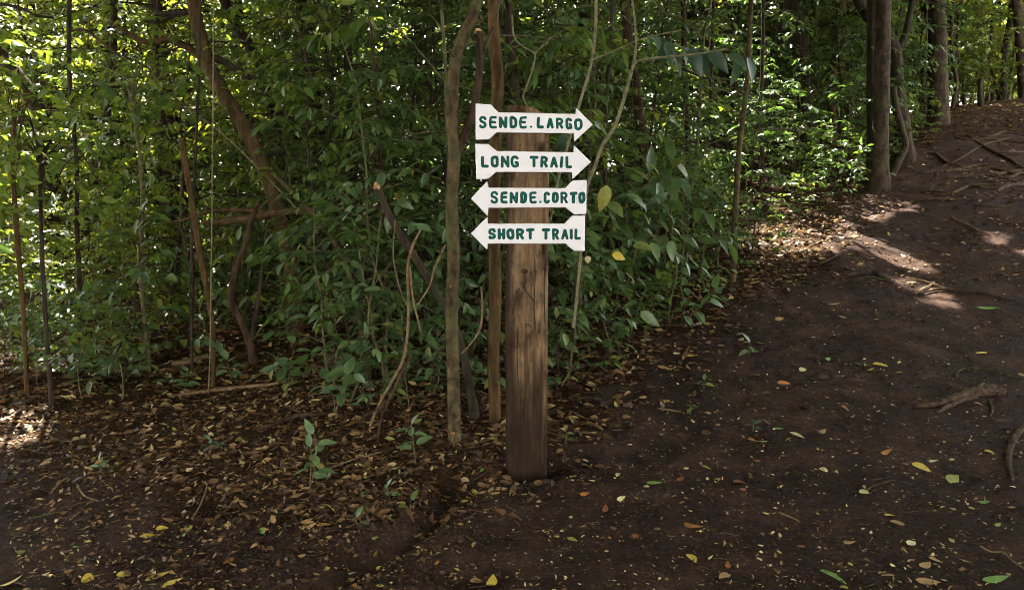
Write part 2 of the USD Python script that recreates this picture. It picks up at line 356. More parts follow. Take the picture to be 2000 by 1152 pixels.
M['timber'] = mat('timber', {
    'g': ('geometry', {}),
    'mp': ('mapping', {'scale': (30, 30, 2.6)}),
    'n': ('noise_texture', {'scale': 1.0, 'detail': 6.0, 'roughness': 0.6, 'distortion': 1.2}),
    'r': ('rgb_ramp', {'ramp': [(0.3, (0.070, 0.042, 0.022)), (0.5, (0.145, 0.094, 0.053)), (0.7, (0.23, 0.156, 0.096))]}),
    'mp2': ('mapping', {'scale': (13, 13, 6.5)}),
    'n2': ('noise_texture', {'scale': 1.0, 'detail': 5.0, 'roughness': 0.65}),
    'r2': ('rgb_ramp', {'ramp': [(0.34, (0.25, 0.21, 0.18)), (0.48, (0.85, 0.85, 0.85)), (0.62, (1.35, 1.32, 1.22)), (0.75, (1.7, 1.7, 1.6))]}),
    'm': ('mix_color', {'blend_type': 'multiply', 'fac': 1.0, 'use_clamp': False}),
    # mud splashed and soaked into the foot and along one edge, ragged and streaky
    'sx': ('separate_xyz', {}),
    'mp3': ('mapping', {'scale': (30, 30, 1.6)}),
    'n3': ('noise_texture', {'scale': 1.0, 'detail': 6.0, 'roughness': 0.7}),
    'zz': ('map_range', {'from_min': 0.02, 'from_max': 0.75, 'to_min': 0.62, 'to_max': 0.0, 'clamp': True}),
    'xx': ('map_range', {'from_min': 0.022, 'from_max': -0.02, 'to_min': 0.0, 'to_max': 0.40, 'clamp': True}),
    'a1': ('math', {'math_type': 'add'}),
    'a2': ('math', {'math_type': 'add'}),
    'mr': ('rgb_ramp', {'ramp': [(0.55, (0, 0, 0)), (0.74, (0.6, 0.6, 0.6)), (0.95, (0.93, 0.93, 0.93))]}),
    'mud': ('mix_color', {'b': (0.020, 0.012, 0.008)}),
    'hh': ('noise_texture', {'scale': 120.0, 'detail': 3.0}),
    'h': ('math', {'math_type': 'multiply_add', 'value2': 0.35}),
    'b': ('bump', {'strength': 0.9, 'distance': 0.012}),
    'p': ('principled_bsdf', {'roughness': 0.8, 'specular_ior_level': 0.05}),
}, [('g.position', 'mp.vector'), ('mp.vector', 'n.vector'), ('n.fac', 'r.fac'), ('g.position', 'mp2.vector'), ('mp2.vector', 'n2.vector'), ('n2.fac', 'r2.fac'), ('r.color', 'm.a'), ('r2.color', 'm.b'),
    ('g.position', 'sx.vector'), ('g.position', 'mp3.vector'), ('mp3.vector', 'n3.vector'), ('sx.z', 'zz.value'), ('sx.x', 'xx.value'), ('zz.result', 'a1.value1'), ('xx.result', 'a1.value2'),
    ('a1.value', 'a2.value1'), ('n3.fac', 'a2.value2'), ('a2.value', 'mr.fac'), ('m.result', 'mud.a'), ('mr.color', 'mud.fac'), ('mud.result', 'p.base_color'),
    ('g.position', 'hh.vector'), ('hh.fac', 'h.value1'), ('n.fac', 'h.value3'), ('h.value', 'b.height'), ('b.normal', 'p.normal')])

# ------------------------------------------------------------------ the ground: one fine sheet, cut along the ragged edge of the trail
def spread(lo, hi, step, out_lo, out_hi, grow=1.13):
    mid = list(np.arange(lo, hi, step))
    a, s = [], step
    while (a[-1] if a else lo) > out_lo:
        s *= grow; a.append((a[-1] if a else lo) - s)
    b, s = [], step
    while (b[-1] if b else hi) < out_hi:
        s *= grow; b.append((b[-1] if b else mid[-1]) + s)
    return np.array(a[::-1] + mid + b)

gx, gy = spread(-3.9, 4.6, 0.024, -70, 70), spread(2.0, 7.5, 0.024, -30, 90, 1.07)
GX, GY = np.meshgrid(gx, gy)
GZ = height(GX.ravel(), GY.ravel())
verts = np.stack([GX.ravel(), GY.ravel(), GZ], 1)
nx, ny = len(gx), len(gy)
ii, jj = np.meshgrid(np.arange(ny - 1), np.arange(nx - 1), indexing='ij')
a = (ii * nx + jj).ravel()
quads = np.stack([a, a + 1, a + nx + 1, a + nx], 1)
cent = verts[quads].mean(1)
on_trail = trail_weight(cent[:, 0], cent[:, 1]) > 0.5
for nm, sel, m_ in (('forest_floor', ~on_trail, 'floor'), ('dirt_trail', on_trail, 'trail')):
    q = quads[sel]
    idx, inv = np.unique(q, return_inverse=True)
    q = inv.reshape(-1, 4)
    p_ = obj(nm, (verts[idx], np.vstack([q[:, [0, 1, 2]], q[:, [0, 2, 3]]])), M[m_], smooth=True)
    tag(p_, kind='structure')

# ------------------------------------------------------------------ sun patches the photograph shows; leaves in these beams are missing from the canopy
PATCHES = []
for px, py, r in [(1650, 437, .10), (1700, 474, 0.12), (1722, 490, 0.15), (1755, 503, 0.16), (1788, 518, 0.12), (1800, 560, 0.13), (1828, 584, 0.10), (1580, 482, 0.11), (1548, 498, 0.09), (1530, 465, .09), (1995, 480, 0.2), (2030, 470, 0.25),
                  (0, 846, .015), (22, 834, 0.015), (45, 822, 0.015), (70, 808, 0.015), (95, 795, 0.015), (118, 784, 0.01), (138, 775, .0), (1480, 405, .08), (1690, 372, .08)]:
    PATCHES.append((ground_hit(px, py), r))
N_GROUND = len(PATCHES)
PATCHES += [(pix(*q), r) for q, r in (((180, 370, 9.0), 0.35), ((40, 560, 5.4), 0.14), ((30, 310, 5.6), 0.2), ((345, 245, 8), 0.25), ((1500, 240, 10.5), 0.8), ((1560, 200, 11), 0.8), ((1400, 340, 9), 0.4), ((1460, 270, 9.5), 0.6),
                                     ((1620, 290, 10.5), 0.5), ((1950, 200, 15), 1.2), ((1880, 120, 17), 1.5), ((330, 60, 10), 0.7), ((120, 60, 9), 0.8), ((440, 230, 9.5), 0.6), ((220, 540, 7.5), 0.3), ((250, 620, 7.0), 0.2), ((640, 90, 11), 0.5), ((1270, 200, 11), .4), ((1000, 120, 12), .4), ((860, 100, 12), .4))]
P0 = np.array([p for p, r in PATCHES]); PR = np.array([r for p, r in PATCHES])

def in_beam(Q, grow=1.0, extra=0.0, n=None):
    Q = np.asarray(Q, float).reshape(-1, 3)
    hit = np.zeros(len(Q), bool)
    for p, r in zip(P0[:n], PR[:n]):
        d = Q - p
        t = d @ SUN
        hit |= (t > 0.5) & (np.linalg.norm(d - t[:, None] * SUN, axis=1) < r * grow + extra)
    return hit

def sun_gap(Q):
    """Ragged openings in the canopy over the back of the wood, seen along the sun."""
    t = (Q[:, 2] - 2.0) / SUN[2]
    x, y = Q[:, 0] - SUN[0] * t, Q[:, 1] - SUN[1] * t
    px = 1000 + F * x / np.maximum(y, 1)
    thr = 0.645 - 0.055 * sstep(760, 480, px) - 0.05 * sstep(330, 60, px) - 0.12 * sstep(1260, 1400, px)
    n = meshkit.fbm(np.stack([x * 0.8, y * 0.8, 0 * x], -1), 3, 61)
    keep_shade = (px > 1330) & (y < 8.0 + 0.008 * np.maximum(px - 1330, 0)) | (px > 1700) & (y < 14.5)
    return (n > thr) & (y > 8.3 + 0.4 * np.sin(x * 3)) & ~keep_shade

# ------------------------------------------------------------------ plants
def leaves_on(rng, line, n, t0, leaf, ratio, P, D, N, L, flat=0.35, side=0.9):
    """Alternate leaves along a twig, their blades turned to the sky."""
    ts = np.linspace(t0, 1, n)
    for k, t in enumerate(ts):
        i = min(int(t * (len(line) - 1)), len(line) - 2)
        d = line[i + 1] - line[i]; d /= np.linalg.norm(d) + 1e-9
        p = line[i] + (line[i + 1] - line[i]) * (t * (len(line) - 1) - i)
        s = np.cross(d, [0, 0, 1.0]); s /= np.linalg.norm(s) + 1e-9
        dd = d * 0.6 + s * side * (1 if k % 2 else -1) if k < n - 1 else d
        dd = dd + rng.normal(0, 0.22, 3) + np.array([0, 0, -0.25])
        P.append(p); D.append(dd); N.append(np.array([0, 0, 1.0]) + rng.normal(0, flat, 3)); L.append(leaf * rng.uniform(0.6, 1.15))

def make_plant(seed, h, nb, blen, nl, leaf, bare=0.15, elev=0.5, sub=0, r0=0.008, lean=0.06, droop=0.35):
    """Stem and twigs as tubes, leaves as (position, direction, normal, length)."""
    rng = np.random.default_rng(seed)
    t = np.linspace(0, 1, 9)[:, None]
    stem = np.hstack([np.cumsum(rng.normal(0, 0.055 * h / 3, (9, 2)), 0) + t * rng.normal(0, 1.5 * lean * h, 2), t * h])
    stem[0, :2] = 0
    tubes = [tube(stem, np.linspace(r0, r0 * 0.35, 9), 5)]
    P, D, N, L = [], [], [], []
    az = rng.uniform(0, 6.28)
    for b in range(nb):
        tt = bare + (1 - bare) * (b + rng.uniform(0, 0.8)) / nb
        i = min(int(tt * 8), 7)
        o = stem[i] + (stem[i + 1] - stem[i]) * (tt * 8 - i)
        az += 2.4 + rng.normal(0, 0.4)
        ln = blen * rng.uniform(0.6, 1.2) * (1.15 - 0.6 * tt)
        el = elev + rng.normal(0, 0.25)
        hd = np.array([math.cos(az), math.sin(az), 0])
        u = np.linspace(0, 1, 6)[:, None]
        line = o + hd * ln * math.cos(el) * u + np.array([0, 0, 1.0]) * ln * (math.sin(el) * u - droop * u ** 2) + np.cumsum(rng.normal(0, 0.02 * ln, (6, 3)), 0) * u
        tubes.append(tube(line, np.linspace(r0 * 0.42, r0 * 0.16, 6), 4, cap=False))
        if sub:
            for k in range(sub):
                us = 0.3 + 0.65 * (k + rng.uniform(0, 0.6)) / sub
                j = min(int(us * 5), 4)
                o2 = line[j] + (line[j + 1] - line[j]) * (us * 5 - j)
                sgn = 1 if k % 2 else -1
                s = np.cross(hd, [0, 0, 1.0]) * sgn
                d2 = hd * 0.6 + s * rng.uniform(0.5, 1.0) + np.array([0, 0, rng.normal(0.05, 0.2)])
                l2 = ln * rng.uniform(0.25, 0.45)
                line2 = o2 + d2 * l2 * np.linspace(0, 1, 4)[:, None] - np.array([0, 0, 0.2 * l2]) * np.linspace(0, 1, 4)[:, None] ** 2
                tubes.append(tube(line2, np.linspace(r0 * 0.2, r0 * 0.1, 4), 3, cap=False))
                leaves_on(rng, line2, nl, 0.2, leaf, 0.4, P, D, N, L)
        leaves_on(rng, line, nl, 0.25 if not sub else 0.5, leaf, 0.4, P, D, N, L)
    leaves_on(rng, stem[-3:], 5, 0.2, leaf, 0.4, P, D, N, L)
    return join(tubes), np.array(P), np.array(D), np.array(N), np.array(L)

KINDS = {  # name: (generator arguments, leaf width ratio, leaf material, stem material, words)
    'low_shrub': [dict(h=0.55, nb=9, blen=0.34, nl=7, leaf=0.085, bare=0.05, elev=0.75, r0=0.005), 0.46],
    'broadleaf_shrub': [dict(h=1.05, nb=13, blen=0.50, nl=9, leaf=0.10, bare=0.08, elev=0.6, r0=0.008), 0.44],
    'large_leaf_shrub': [dict(h=1.15, nb=9, blen=0.5, nl=5, leaf=0.19, bare=0.2, elev=0.7, r0=0.009, droop=0.5), 0.40],
    'small_leaved_shrub': [dict(h=1.3, nb=16, blen=0.6, nl=7, leaf=0.058, bare=0.1, elev=0.6, sub=4, r0=0.009), 0.45],
    'bushy_sapling': [dict(h=2.3, nb=20, blen=0.75, nl=6, leaf=0.095, bare=0.14, elev=0.45, sub=3, r0=0.012), 0.42],
    'tall_sapling': [dict(h=3.7, nb=26, blen=1.0, nl=6, leaf=0.095, bare=0.18, elev=0.4, sub=4, r0=0.016), 0.42],
    'young_tree': [dict(h=5.4, nb=34, blen=1.35, nl=7, leaf=0.10, bare=0.2, elev=0.35, sub=5, r0=0.028), 0.42],
}
CLASS = {}
def plant_class(kind, v, leafmat):
    key = (kind, v, leafmat)
    if key in CLASS: return CLASS[key]
    kw, ratio = KINDS[kind]
    seed = sum(map(ord, kind)) * 7 + v * 131
    stem, P, D, N, L = make_plant(seed, **kw)
    cp = stage.CreateClassPrim(f'/World/class_{kind}_{v}_{leafmat}')
    stem_m = 'bark_dark' if v % 2 else 'stem_green'
    usdkit.mesh(stage, f'{cp.GetPath()}/stem', stem, M[stem_m], True)
    fo = usdkit.mesh(stage, f'{cp.GetPath()}/foliage', leaf_batch(P, D, N, L, L * ratio, LEAF_MID), M[leafmat], True)
    toned(fo.GetPrim()).SetCustomDataByKey('kind', 'stuff')
    CLASS[key] = cp.GetPath()
    return CLASS[key]

LANDMARKS = [(45, 'the pale leaning stem'), (95, 'the thin dark left trunk'), (290, 'the thin mossy stem'), (410, 'the thin tan sapling'), (570, 'the leaning brown trunk'), (740, 'the broken red trunk'),
             (885, 'the forked olive trunk'), (1035, 'the signpost'), (1250, 'the pale looping vine'), (1440, 'the tan bank trunk'), (1560, 'the ivy-hung trunk'), (1720, 'the twin trunks'), (1835, 'the big crest trunk'), (1980, 'the right edge trunks')]
WORDS = {'low_shrub': 'low leafy shrub', 'broadleaf_shrub': 'broad-leaved shrub', 'large_leaf_shrub': 'large-leaved shrub', 'small_leaved_shrub': 'small-leaved twiggy shrub', 'bushy_sapling': 'bushy green sapling', 'tall_sapling': 'tall leafy sapling', 'young_tree': 'young tree'}
TONE = {'leaf_dark': 'dark green', 'leaf_mid': 'mid-green', 'leaf_light': 'light yellow-green', 'leaf_near': 'fresh green', 'leaf_blue': 'bluish green'}

LABELS_USED = set()
def place_plant(kind, v, leafmat, x, y, rot, sc):
    z = gz(x, y) - 0.02
    px, py = unpix((x, y, z + 0.5 * KINDS[kind][0]['h'] * sc))
    lm = min(LANDMARKS, key=lambda l: abs(l[0] - px))
    d = px - lm[0]
    rel = 'just behind' if abs(d) < 40 else ('right of' if d > 0 else 'left of')
    far = 'near' if y < 6 else ('midway back' if y < 8.5 else 'far back')
    size = ''
    for size in ('', 'small ', 'large ', 'spreading ', 'thin '):
        label = f'{size}{TONE[leafmat]} {WORDS[kind]}, {far}, {rel} {lm[1]}'
        if label not in LABELS_USED and (size != 'small ' or sc < 1.03) and (size != 'large ' or sc >= 1.0): break
    LABELS_USED.add(label)
    cat = 'tree' if kind == 'young_tree' else ('sapling' if 'sapling' in kind else 'shrub')
    x_ = UsdGeom.Xform.Define(stage, path_for(kind))
    x_.AddTranslateOp().Set(Gf.Vec3d(x, y, z)); x_.AddRotateZOp().Set(rot); x_.AddScaleOp().Set(Gf.Vec3f(sc, sc, sc))
    p = x_.GetPrim()
    p.GetReferences().AddInternalReference(plant_class(kind, v, leafmat)); p.SetInstanceable(True)
    tag(p, label, cat, 'understory ' + ('trees' if cat == 'tree' else cat + 's') + ' ' + ('beside' if rel != 'just behind' else 'behind') + ' ' + lm[1])
    return p

rng = np.random.default_rng(77)
placed = []
SIGHT = [(330, 660, 7.6, 1.2), (490, 625, 7.5, 0.6), (-60, 130, 9.2, 1.2), (1205, 1290, 7.9, 1.2), (1520, 1650, 11.0, 1.2), (150, 200, 8.0, 1.2)]     # gaps between the plants through which the trunks show
def scatter(kind, mats, n, y0, y1, px0, px1, gap, sc=(0.8, 1.25), beam=0.25):
    """Scatters n plants in a wedge of the wood, keeping them apart, off the trail and out of the sunbeams."""
    done = tries = 0
    h = KINDS[kind][0]['h']
    if beam: beam = max(beam, 0.62 * KINDS[kind][0]['blen'])
    while done < n and tries < n * 40:
        tries += 1
        y = rng.uniform(y0 ** 1.4, y1 ** 1.4) ** (1 / 1.4)
        x = (rng.uniform(px0, px1) - 1000) / F * y
        if trail_weight(np.array([x]), np.array([y]))[0] > 0.25: continue
        q = 1000 + F * x / y
        if any(h > m and a < q < b and y < c for a, b, c, m in SIGHT): continue
        edge = shapely.distance(TRAIL, shapely.points(x, y))
        if edge < min(0.30 * h, 1.0): continue
        if any((x - a) ** 2 + (y - b) ** 2 < gap * gap for a, b in placed): continue
        s = rng.uniform(*sc)
        z = float(base_height(x, y))
        if beam and in_beam([[x, y, z + h * s * f] for f in (0.3, 0.5, 0.7, 0.85, 1.0)], 1.0, beam, N_GROUND).any(): continue
        placed.append((x, y))
        place_plant(kind, int(rng.integers(0, 2)), mats[int(rng.integers(0, len(mats)))], float(x), float(y), float(rng.uniform(0, 360)), float(s))
        done += 1

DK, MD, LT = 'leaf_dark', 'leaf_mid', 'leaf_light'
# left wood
scatter('young_tree', [MD, LT, LT], 9, 8.0, 13.0, -150, 380, 0.9)  # pale leaves favoured here, putting the backlight into the leaf colour
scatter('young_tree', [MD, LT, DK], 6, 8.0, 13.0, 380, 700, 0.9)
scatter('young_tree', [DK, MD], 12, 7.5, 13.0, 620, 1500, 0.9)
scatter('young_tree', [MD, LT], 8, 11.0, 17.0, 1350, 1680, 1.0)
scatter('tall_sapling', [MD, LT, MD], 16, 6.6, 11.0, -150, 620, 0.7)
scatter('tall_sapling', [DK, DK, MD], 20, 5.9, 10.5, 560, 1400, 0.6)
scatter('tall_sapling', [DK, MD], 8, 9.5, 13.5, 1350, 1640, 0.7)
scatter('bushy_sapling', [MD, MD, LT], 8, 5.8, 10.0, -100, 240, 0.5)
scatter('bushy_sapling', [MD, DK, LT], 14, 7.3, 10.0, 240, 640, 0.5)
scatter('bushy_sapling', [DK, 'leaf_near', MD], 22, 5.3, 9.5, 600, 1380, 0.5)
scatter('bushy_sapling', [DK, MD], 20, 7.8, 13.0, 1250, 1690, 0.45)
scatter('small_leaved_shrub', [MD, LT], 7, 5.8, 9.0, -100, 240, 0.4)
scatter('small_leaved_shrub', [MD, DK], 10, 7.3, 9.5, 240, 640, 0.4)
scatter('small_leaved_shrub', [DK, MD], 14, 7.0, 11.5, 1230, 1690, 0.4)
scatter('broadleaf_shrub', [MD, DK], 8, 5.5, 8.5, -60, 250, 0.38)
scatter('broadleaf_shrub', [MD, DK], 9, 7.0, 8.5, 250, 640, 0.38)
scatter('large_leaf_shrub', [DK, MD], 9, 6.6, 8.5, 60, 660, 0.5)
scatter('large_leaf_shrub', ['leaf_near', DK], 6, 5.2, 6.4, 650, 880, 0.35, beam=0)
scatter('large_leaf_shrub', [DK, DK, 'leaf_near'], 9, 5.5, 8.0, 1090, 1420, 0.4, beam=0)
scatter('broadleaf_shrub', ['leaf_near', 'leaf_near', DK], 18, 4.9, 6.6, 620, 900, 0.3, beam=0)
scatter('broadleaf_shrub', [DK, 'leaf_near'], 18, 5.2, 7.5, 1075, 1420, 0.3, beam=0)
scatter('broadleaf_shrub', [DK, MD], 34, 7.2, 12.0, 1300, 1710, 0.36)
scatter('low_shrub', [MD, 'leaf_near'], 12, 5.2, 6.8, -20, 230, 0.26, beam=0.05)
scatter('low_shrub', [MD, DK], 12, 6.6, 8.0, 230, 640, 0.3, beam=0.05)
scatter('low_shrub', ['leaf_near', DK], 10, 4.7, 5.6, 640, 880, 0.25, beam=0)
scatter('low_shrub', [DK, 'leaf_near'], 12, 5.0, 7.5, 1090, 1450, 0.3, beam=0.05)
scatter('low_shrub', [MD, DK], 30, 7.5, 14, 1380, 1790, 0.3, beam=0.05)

scatter('bushy_sapling', [MD, LT], 16, 15.2, 18.5, 1740, 2080, 0.5, beam=0)
scatter('broadleaf_shrub', [MD, LT, DK], 22, 14.8, 17.5, 1740, 2080, 0.4, sc=(1.0, 1.6), beam=0)
scatter('low_shrub', [DK, MD], 10, 4.8, 6.4, 1080, 1400, 0.25, beam=0)
scatter('broadleaf_shrub', [DK, 'leaf_near'], 10, 5.0, 6.6, 1080, 1440, 0.28, beam=0)
scatter('low_shrub', [DK, MD], 22, 9.0, 13.5, 1540, 1800, 0.22, beam=0)
scatter('broadleaf_shrub', [DK, MD, 'leaf_near'], 12, 9.0, 13.5, 1500, 1790, 0.3, beam=0)

# the wood beyond, which reads as one mass
def thicket(name, label, kinds, spots):
    pi = UsdGeom.PointInstancer.Define(stage, path_for(name))
    protos = []
    for k, (kind, v, lm) in enumerate(kinds):
        pr = UsdGeom.Xform.Define(stage, f'{pi.GetPath()}/{kind}' if k == 0 else f'{pi.GetPath()}/{kind}_{k:03d}')
        pr.GetPrim().GetReferences().AddInternalReference(plant_class(kind, v, lm))
        protos.append(pr.GetPath())
    pi.CreatePrototypesRel().SetTargets(protos)
    n = len(spots)
    pi.CreateProtoIndicesAttr(Vt.IntArray([int(rng.integers(0, len(kinds))) for _ in range(n)]))
    pi.CreatePositionsAttr(Vt.Vec3fArray([Gf.Vec3f(*map(float, s[:3])) for s in spots]))
    pi.CreateOrientationsAttr(Vt.QuathArray([Gf.Quath(math.cos(a / 2), 0, 0, math.sin(a / 2)) for a in rng.uniform(0, 6.28, n)]))
    pi.CreateScalesAttr(Vt.Vec3fArray([Gf.Vec3f(float(s[3])) for s in spots]))
    tag(pi.GetPrim(), label, 'thicket', None, 'stuff')

def far_spots(n, y0, y1, px0, px1, sc):
    out = []
    for _ in range(n * 6):
        if len(out) >= n: break
        y = rng.uniform(y0, y1); x = (rng.uniform(px0, px1) - 1000) / F * y
        if shapely.distance(TRAIL, shapely.points(x, y)) < 0.8: continue
        z = float(base_height(x, y))
        if in_beam([[x, y, z + f] for f in (1.5, 3, 4.5, 6)], 1.0, 0.8, N_GROUND).any(): continue
        out.append((x, y, z - 0.05, rng.uniform(*sc)))
    return out
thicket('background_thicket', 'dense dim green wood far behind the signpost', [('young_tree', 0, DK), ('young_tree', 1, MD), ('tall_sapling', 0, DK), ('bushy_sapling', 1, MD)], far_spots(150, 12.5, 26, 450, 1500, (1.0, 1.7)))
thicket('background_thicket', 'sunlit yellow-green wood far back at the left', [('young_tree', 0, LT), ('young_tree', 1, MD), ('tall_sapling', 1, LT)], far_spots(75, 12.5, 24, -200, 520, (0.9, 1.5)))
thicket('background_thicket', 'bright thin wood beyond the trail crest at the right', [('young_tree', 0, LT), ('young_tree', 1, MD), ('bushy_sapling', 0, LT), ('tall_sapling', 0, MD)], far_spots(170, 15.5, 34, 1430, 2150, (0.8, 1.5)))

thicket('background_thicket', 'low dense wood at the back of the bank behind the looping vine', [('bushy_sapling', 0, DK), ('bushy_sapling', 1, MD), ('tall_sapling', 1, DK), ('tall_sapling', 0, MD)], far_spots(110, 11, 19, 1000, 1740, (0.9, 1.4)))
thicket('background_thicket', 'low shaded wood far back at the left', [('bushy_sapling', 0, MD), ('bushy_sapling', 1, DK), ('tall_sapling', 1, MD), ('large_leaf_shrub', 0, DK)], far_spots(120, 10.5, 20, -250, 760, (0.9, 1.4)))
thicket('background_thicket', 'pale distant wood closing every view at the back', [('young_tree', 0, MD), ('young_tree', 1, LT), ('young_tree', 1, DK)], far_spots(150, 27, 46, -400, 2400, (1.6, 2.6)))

# ------------------------------------------------------------------ trees, traced trunk by trunk
def line_px(pts, n=None, Y=None):
    P = [pix(p[0], p[1], p[2] if len(p) > 2 else Y) for p in pts]
    return smooth_line(P, n or len(P) * 5)

def taper(rs, n, Y):
    return np.interp(np.linspace(0, 1, n), np.linspace(0, 1, len(rs)), rs) * Y / F

crng = np.random.default_rng(5)
def crown_at(top, R, H, clusters, per, leaf, sigma=0.42, limb=0.055, blade_=None):
    """Twigs and leaf clumps round a trunk's head, with real gaps where sunbeams come through."""
    P, D, N, tubes = [], [], [], []
    for k in range(clusters):
        a, q = crng.uniform(0, 6.28), math.sqrt(crng.uniform(0.02, 1))
        c = top + np.array([math.cos(a) * q * R, math.sin(a) * q * R, H * (crng.uniform(-0.5, 0.6) - 0.35 * q * q)])
        if k < 14:
            o = top + np.array([0, 0, crng.uniform(-0.8, 0.0) * H])
            tubes.append(tube(smooth_line([o, (o + c) / 2 + np.array([0, 0, 0.25]), c], 7), np.linspace(limb, limb * 0.22, 7), 5, cap=False))
        p = c + crng.normal(0, sigma, (per, 3)) * np.array([1, 1, 0.55])
        P.append(p); D.append(crng.normal(0, 1, (per, 3)) * np.array([1, 1, 0.45]) + np.array([0, 0, -0.25])); N.append(np.array([0, 0, 1.0]) + crng.normal(0, 0.45, (per, 3)))
    P, D, N = map(np.vstack, (P, D, N))
    keep = ~in_beam(P, 1.0, 0.09) & ~sun_gap(P)
    P, D, N = P[keep], D[keep], N[keep]
    L = leaf * crng.uniform(0.7, 1.25, len(P))
    return join(tubes), leaf_batch(P, D, N, L, L * 0.5, blade_ or LEAF_FAR)

def tree(label, pts, half, Y, bark, cat='tree', name='tree', branches=(), crown=None, group=None, knobs=0.07, sides=10, leafm='leaf_mid'):
    """A trunk through the picked points with half-widths in photo pixels, branches with their own points, and a crown overhead."""
    if crown and crown.get('here'):
        crown = {k_: v_ for k_, v_ in crown.items() if k_ != 'here'}
    elif crown and pts[-1][1] > -560:
        pts = pts + [(pts[-1][0] + 14, -640 if Y < 8 else min(-480, pts[-1][1] - 100))]
    n = max(24, len(pts) * 6)
    P = line_px(pts, n, Y)
    base = P[0].copy()
    g = gz(base[0], base[1])
    r = taper(half, n, Y)
    P = np.vstack([[P[0][0], P[0][1], min(g, P[0][2]) - 0.12], P]); r = np.concatenate([[r[0] * 1.25], r])
    r[1] *= 1.2
    if r[2] > 0.06: r[2] *= 1.06
    t = thing(name, label, cat, (base[0], base[1], g), group)
    o = (base[0], base[1], g)
    obj('trunk', tube(P, r, sides, knobs, int(abs(base[0]) * 100)), M[bark], t, True, o)
    for b in branches:
        bm = b.get('bark', bark); bp = line_px(b['pts'], len(b['pts']) * 5, b.get('Y', Y))
        br = obj('branch', tube(bp, taper(b['half'], len(bp), Y), 7, knobs, 3), M[bm], t, True, o)
        if b.get('cut'):
            e = bp[-1]; d = np.array([0.25, -0.85, 0.45]); d /= np.linalg.norm(d)
            rr = b['half'][-1] * Y / F * 1.15
            obj('cut_end', tube(np.array([e - d * 0.006, e + d * 0.002]), rr, 14), M['cut_wood'], br, False, o)
    if crown:
        top = P[-1]
        c = dict(R=2.6, H=1.6, clusters=70, per=110, leaf=0.14); c.update(crown)
        lf = c.pop('mat', leafm)
        lim, fo = crown_at(top, **c)
        obj('limb', lim, M[bark], t, True, o)
        tag(obj('crown', fo, M[lf], t, False, o), kind='stuff')
    return t

HEAD = dict(R=0.42, H=0.5, clusters=9, per=26, leaf=0.085, sigma=0.17, limb=0.006, blade_=LEAF_MID, here=True)
SMALL = dict(R=1.1, H=0.9, clusters=22, per=80, leaf=0.11, sigma=0.3, limb=0.010)
tree('olive-barked slender tree forking at sign height, just left of the signpost', [(892, 903), (888, 850), (886, 770), (884, 690), (882, 600), (886, 500), (882, 400), (887, 300), (883, 230), (886, 150), (895, 95), (915, 50), (936, -5), (955, -120), (985, -420), (1010, -900)],
     [13.5, 13, 12.5, 12.5, 11, 9, 6], 4.25, 'bark_olive', knobs=0.05, sides=12, crown=dict(R=2.5, H=1.2, clusters=80, per=100, leaf=0.13),
     branches=[dict(pts=[(889, 305), (905, 270), (922, 225), (932, 180), (938, 130), (938, 95), (934, 62)], half=[8, 8, 7.5, 6.5, 6], bark='bark_red', cut=True),
               dict(pts=[(938, 118), (950, 90), (962, 55), (975, 5), (985, -90)], half=[4, 3.5, 3, 3], bark='bark_olive'),
               dict(pts=[(931, 52), (950, 30), (970, -5)], half=[1.5, 1.5, 1.2]),
               dict(pts=[(886, 108, 4.22), (880, 100, 4.19), (877, 98, 4.17)], half=[5, 4, 2])])
for px_, py_, w_, h_ in [(884, 846, 5, 4), (889, 871, 5.5, 6), (880, 560, 2.5, 3)]:
    ft = stage.GetPrimAtPath('/World/tree'); fo_ = ft.GetAttribute('xformOp:translate').Get()
    c_ = pix(px_, py_, 4.213); m3 = trimesh.creation.icosphere(2, 1.0)
    obj('cut_scar', (np.array(m3.vertices) * [w_ * 4.2 / F, 0.006, h_ * 4.2 / F] + c_, np.array(m3.faces)), M['scar_wood'], ft, True, fo_)
tree('slender tan trunk half hidden behind the left ends of the signs', [(968, 858), (966, 780), (964, 690), (967, 600), (966, 500), (965, 420), (967, 320), (969, 220), (972, 150), (966, 80), (962, 0), (958, -150), (965, -500), (960, -900)],
     [12.5, 12, 12.5, 12, 11.5, 11, 9, 7], 4.6, 'bark_tan', knobs=0.05, crown=dict(R=2.4, H=1.2, clusters=80, per=100, leaf=0.13))
t3 = tree('dark red broken trunk leaning left of the forked tree, its snapped top pale', [(936, 868), (925, 800), (905, 690), (880, 620), (848, 565), (815, 510), (785, 462), (760, 420), (738, 368)],
     [10, 8.5, 8, 7.5, 6.5], 4.65, 'bark_dark', knobs=0.2, cat='dead tree', name='broken_trunk')
_e = pix(737, 366, 4.65)
obj('snapped_top', tube(np.array([_e - [0.004, 0.02, 0.008], _e + [0, -0.012, 0.004], _e + [-0.012, -0.004, 0.03]]), [0.02, 0.018, 0.003], 7, 0.2, 4), M['cut_wood'], t3, False, t3.GetAttribute('xformOp:translate').Get())
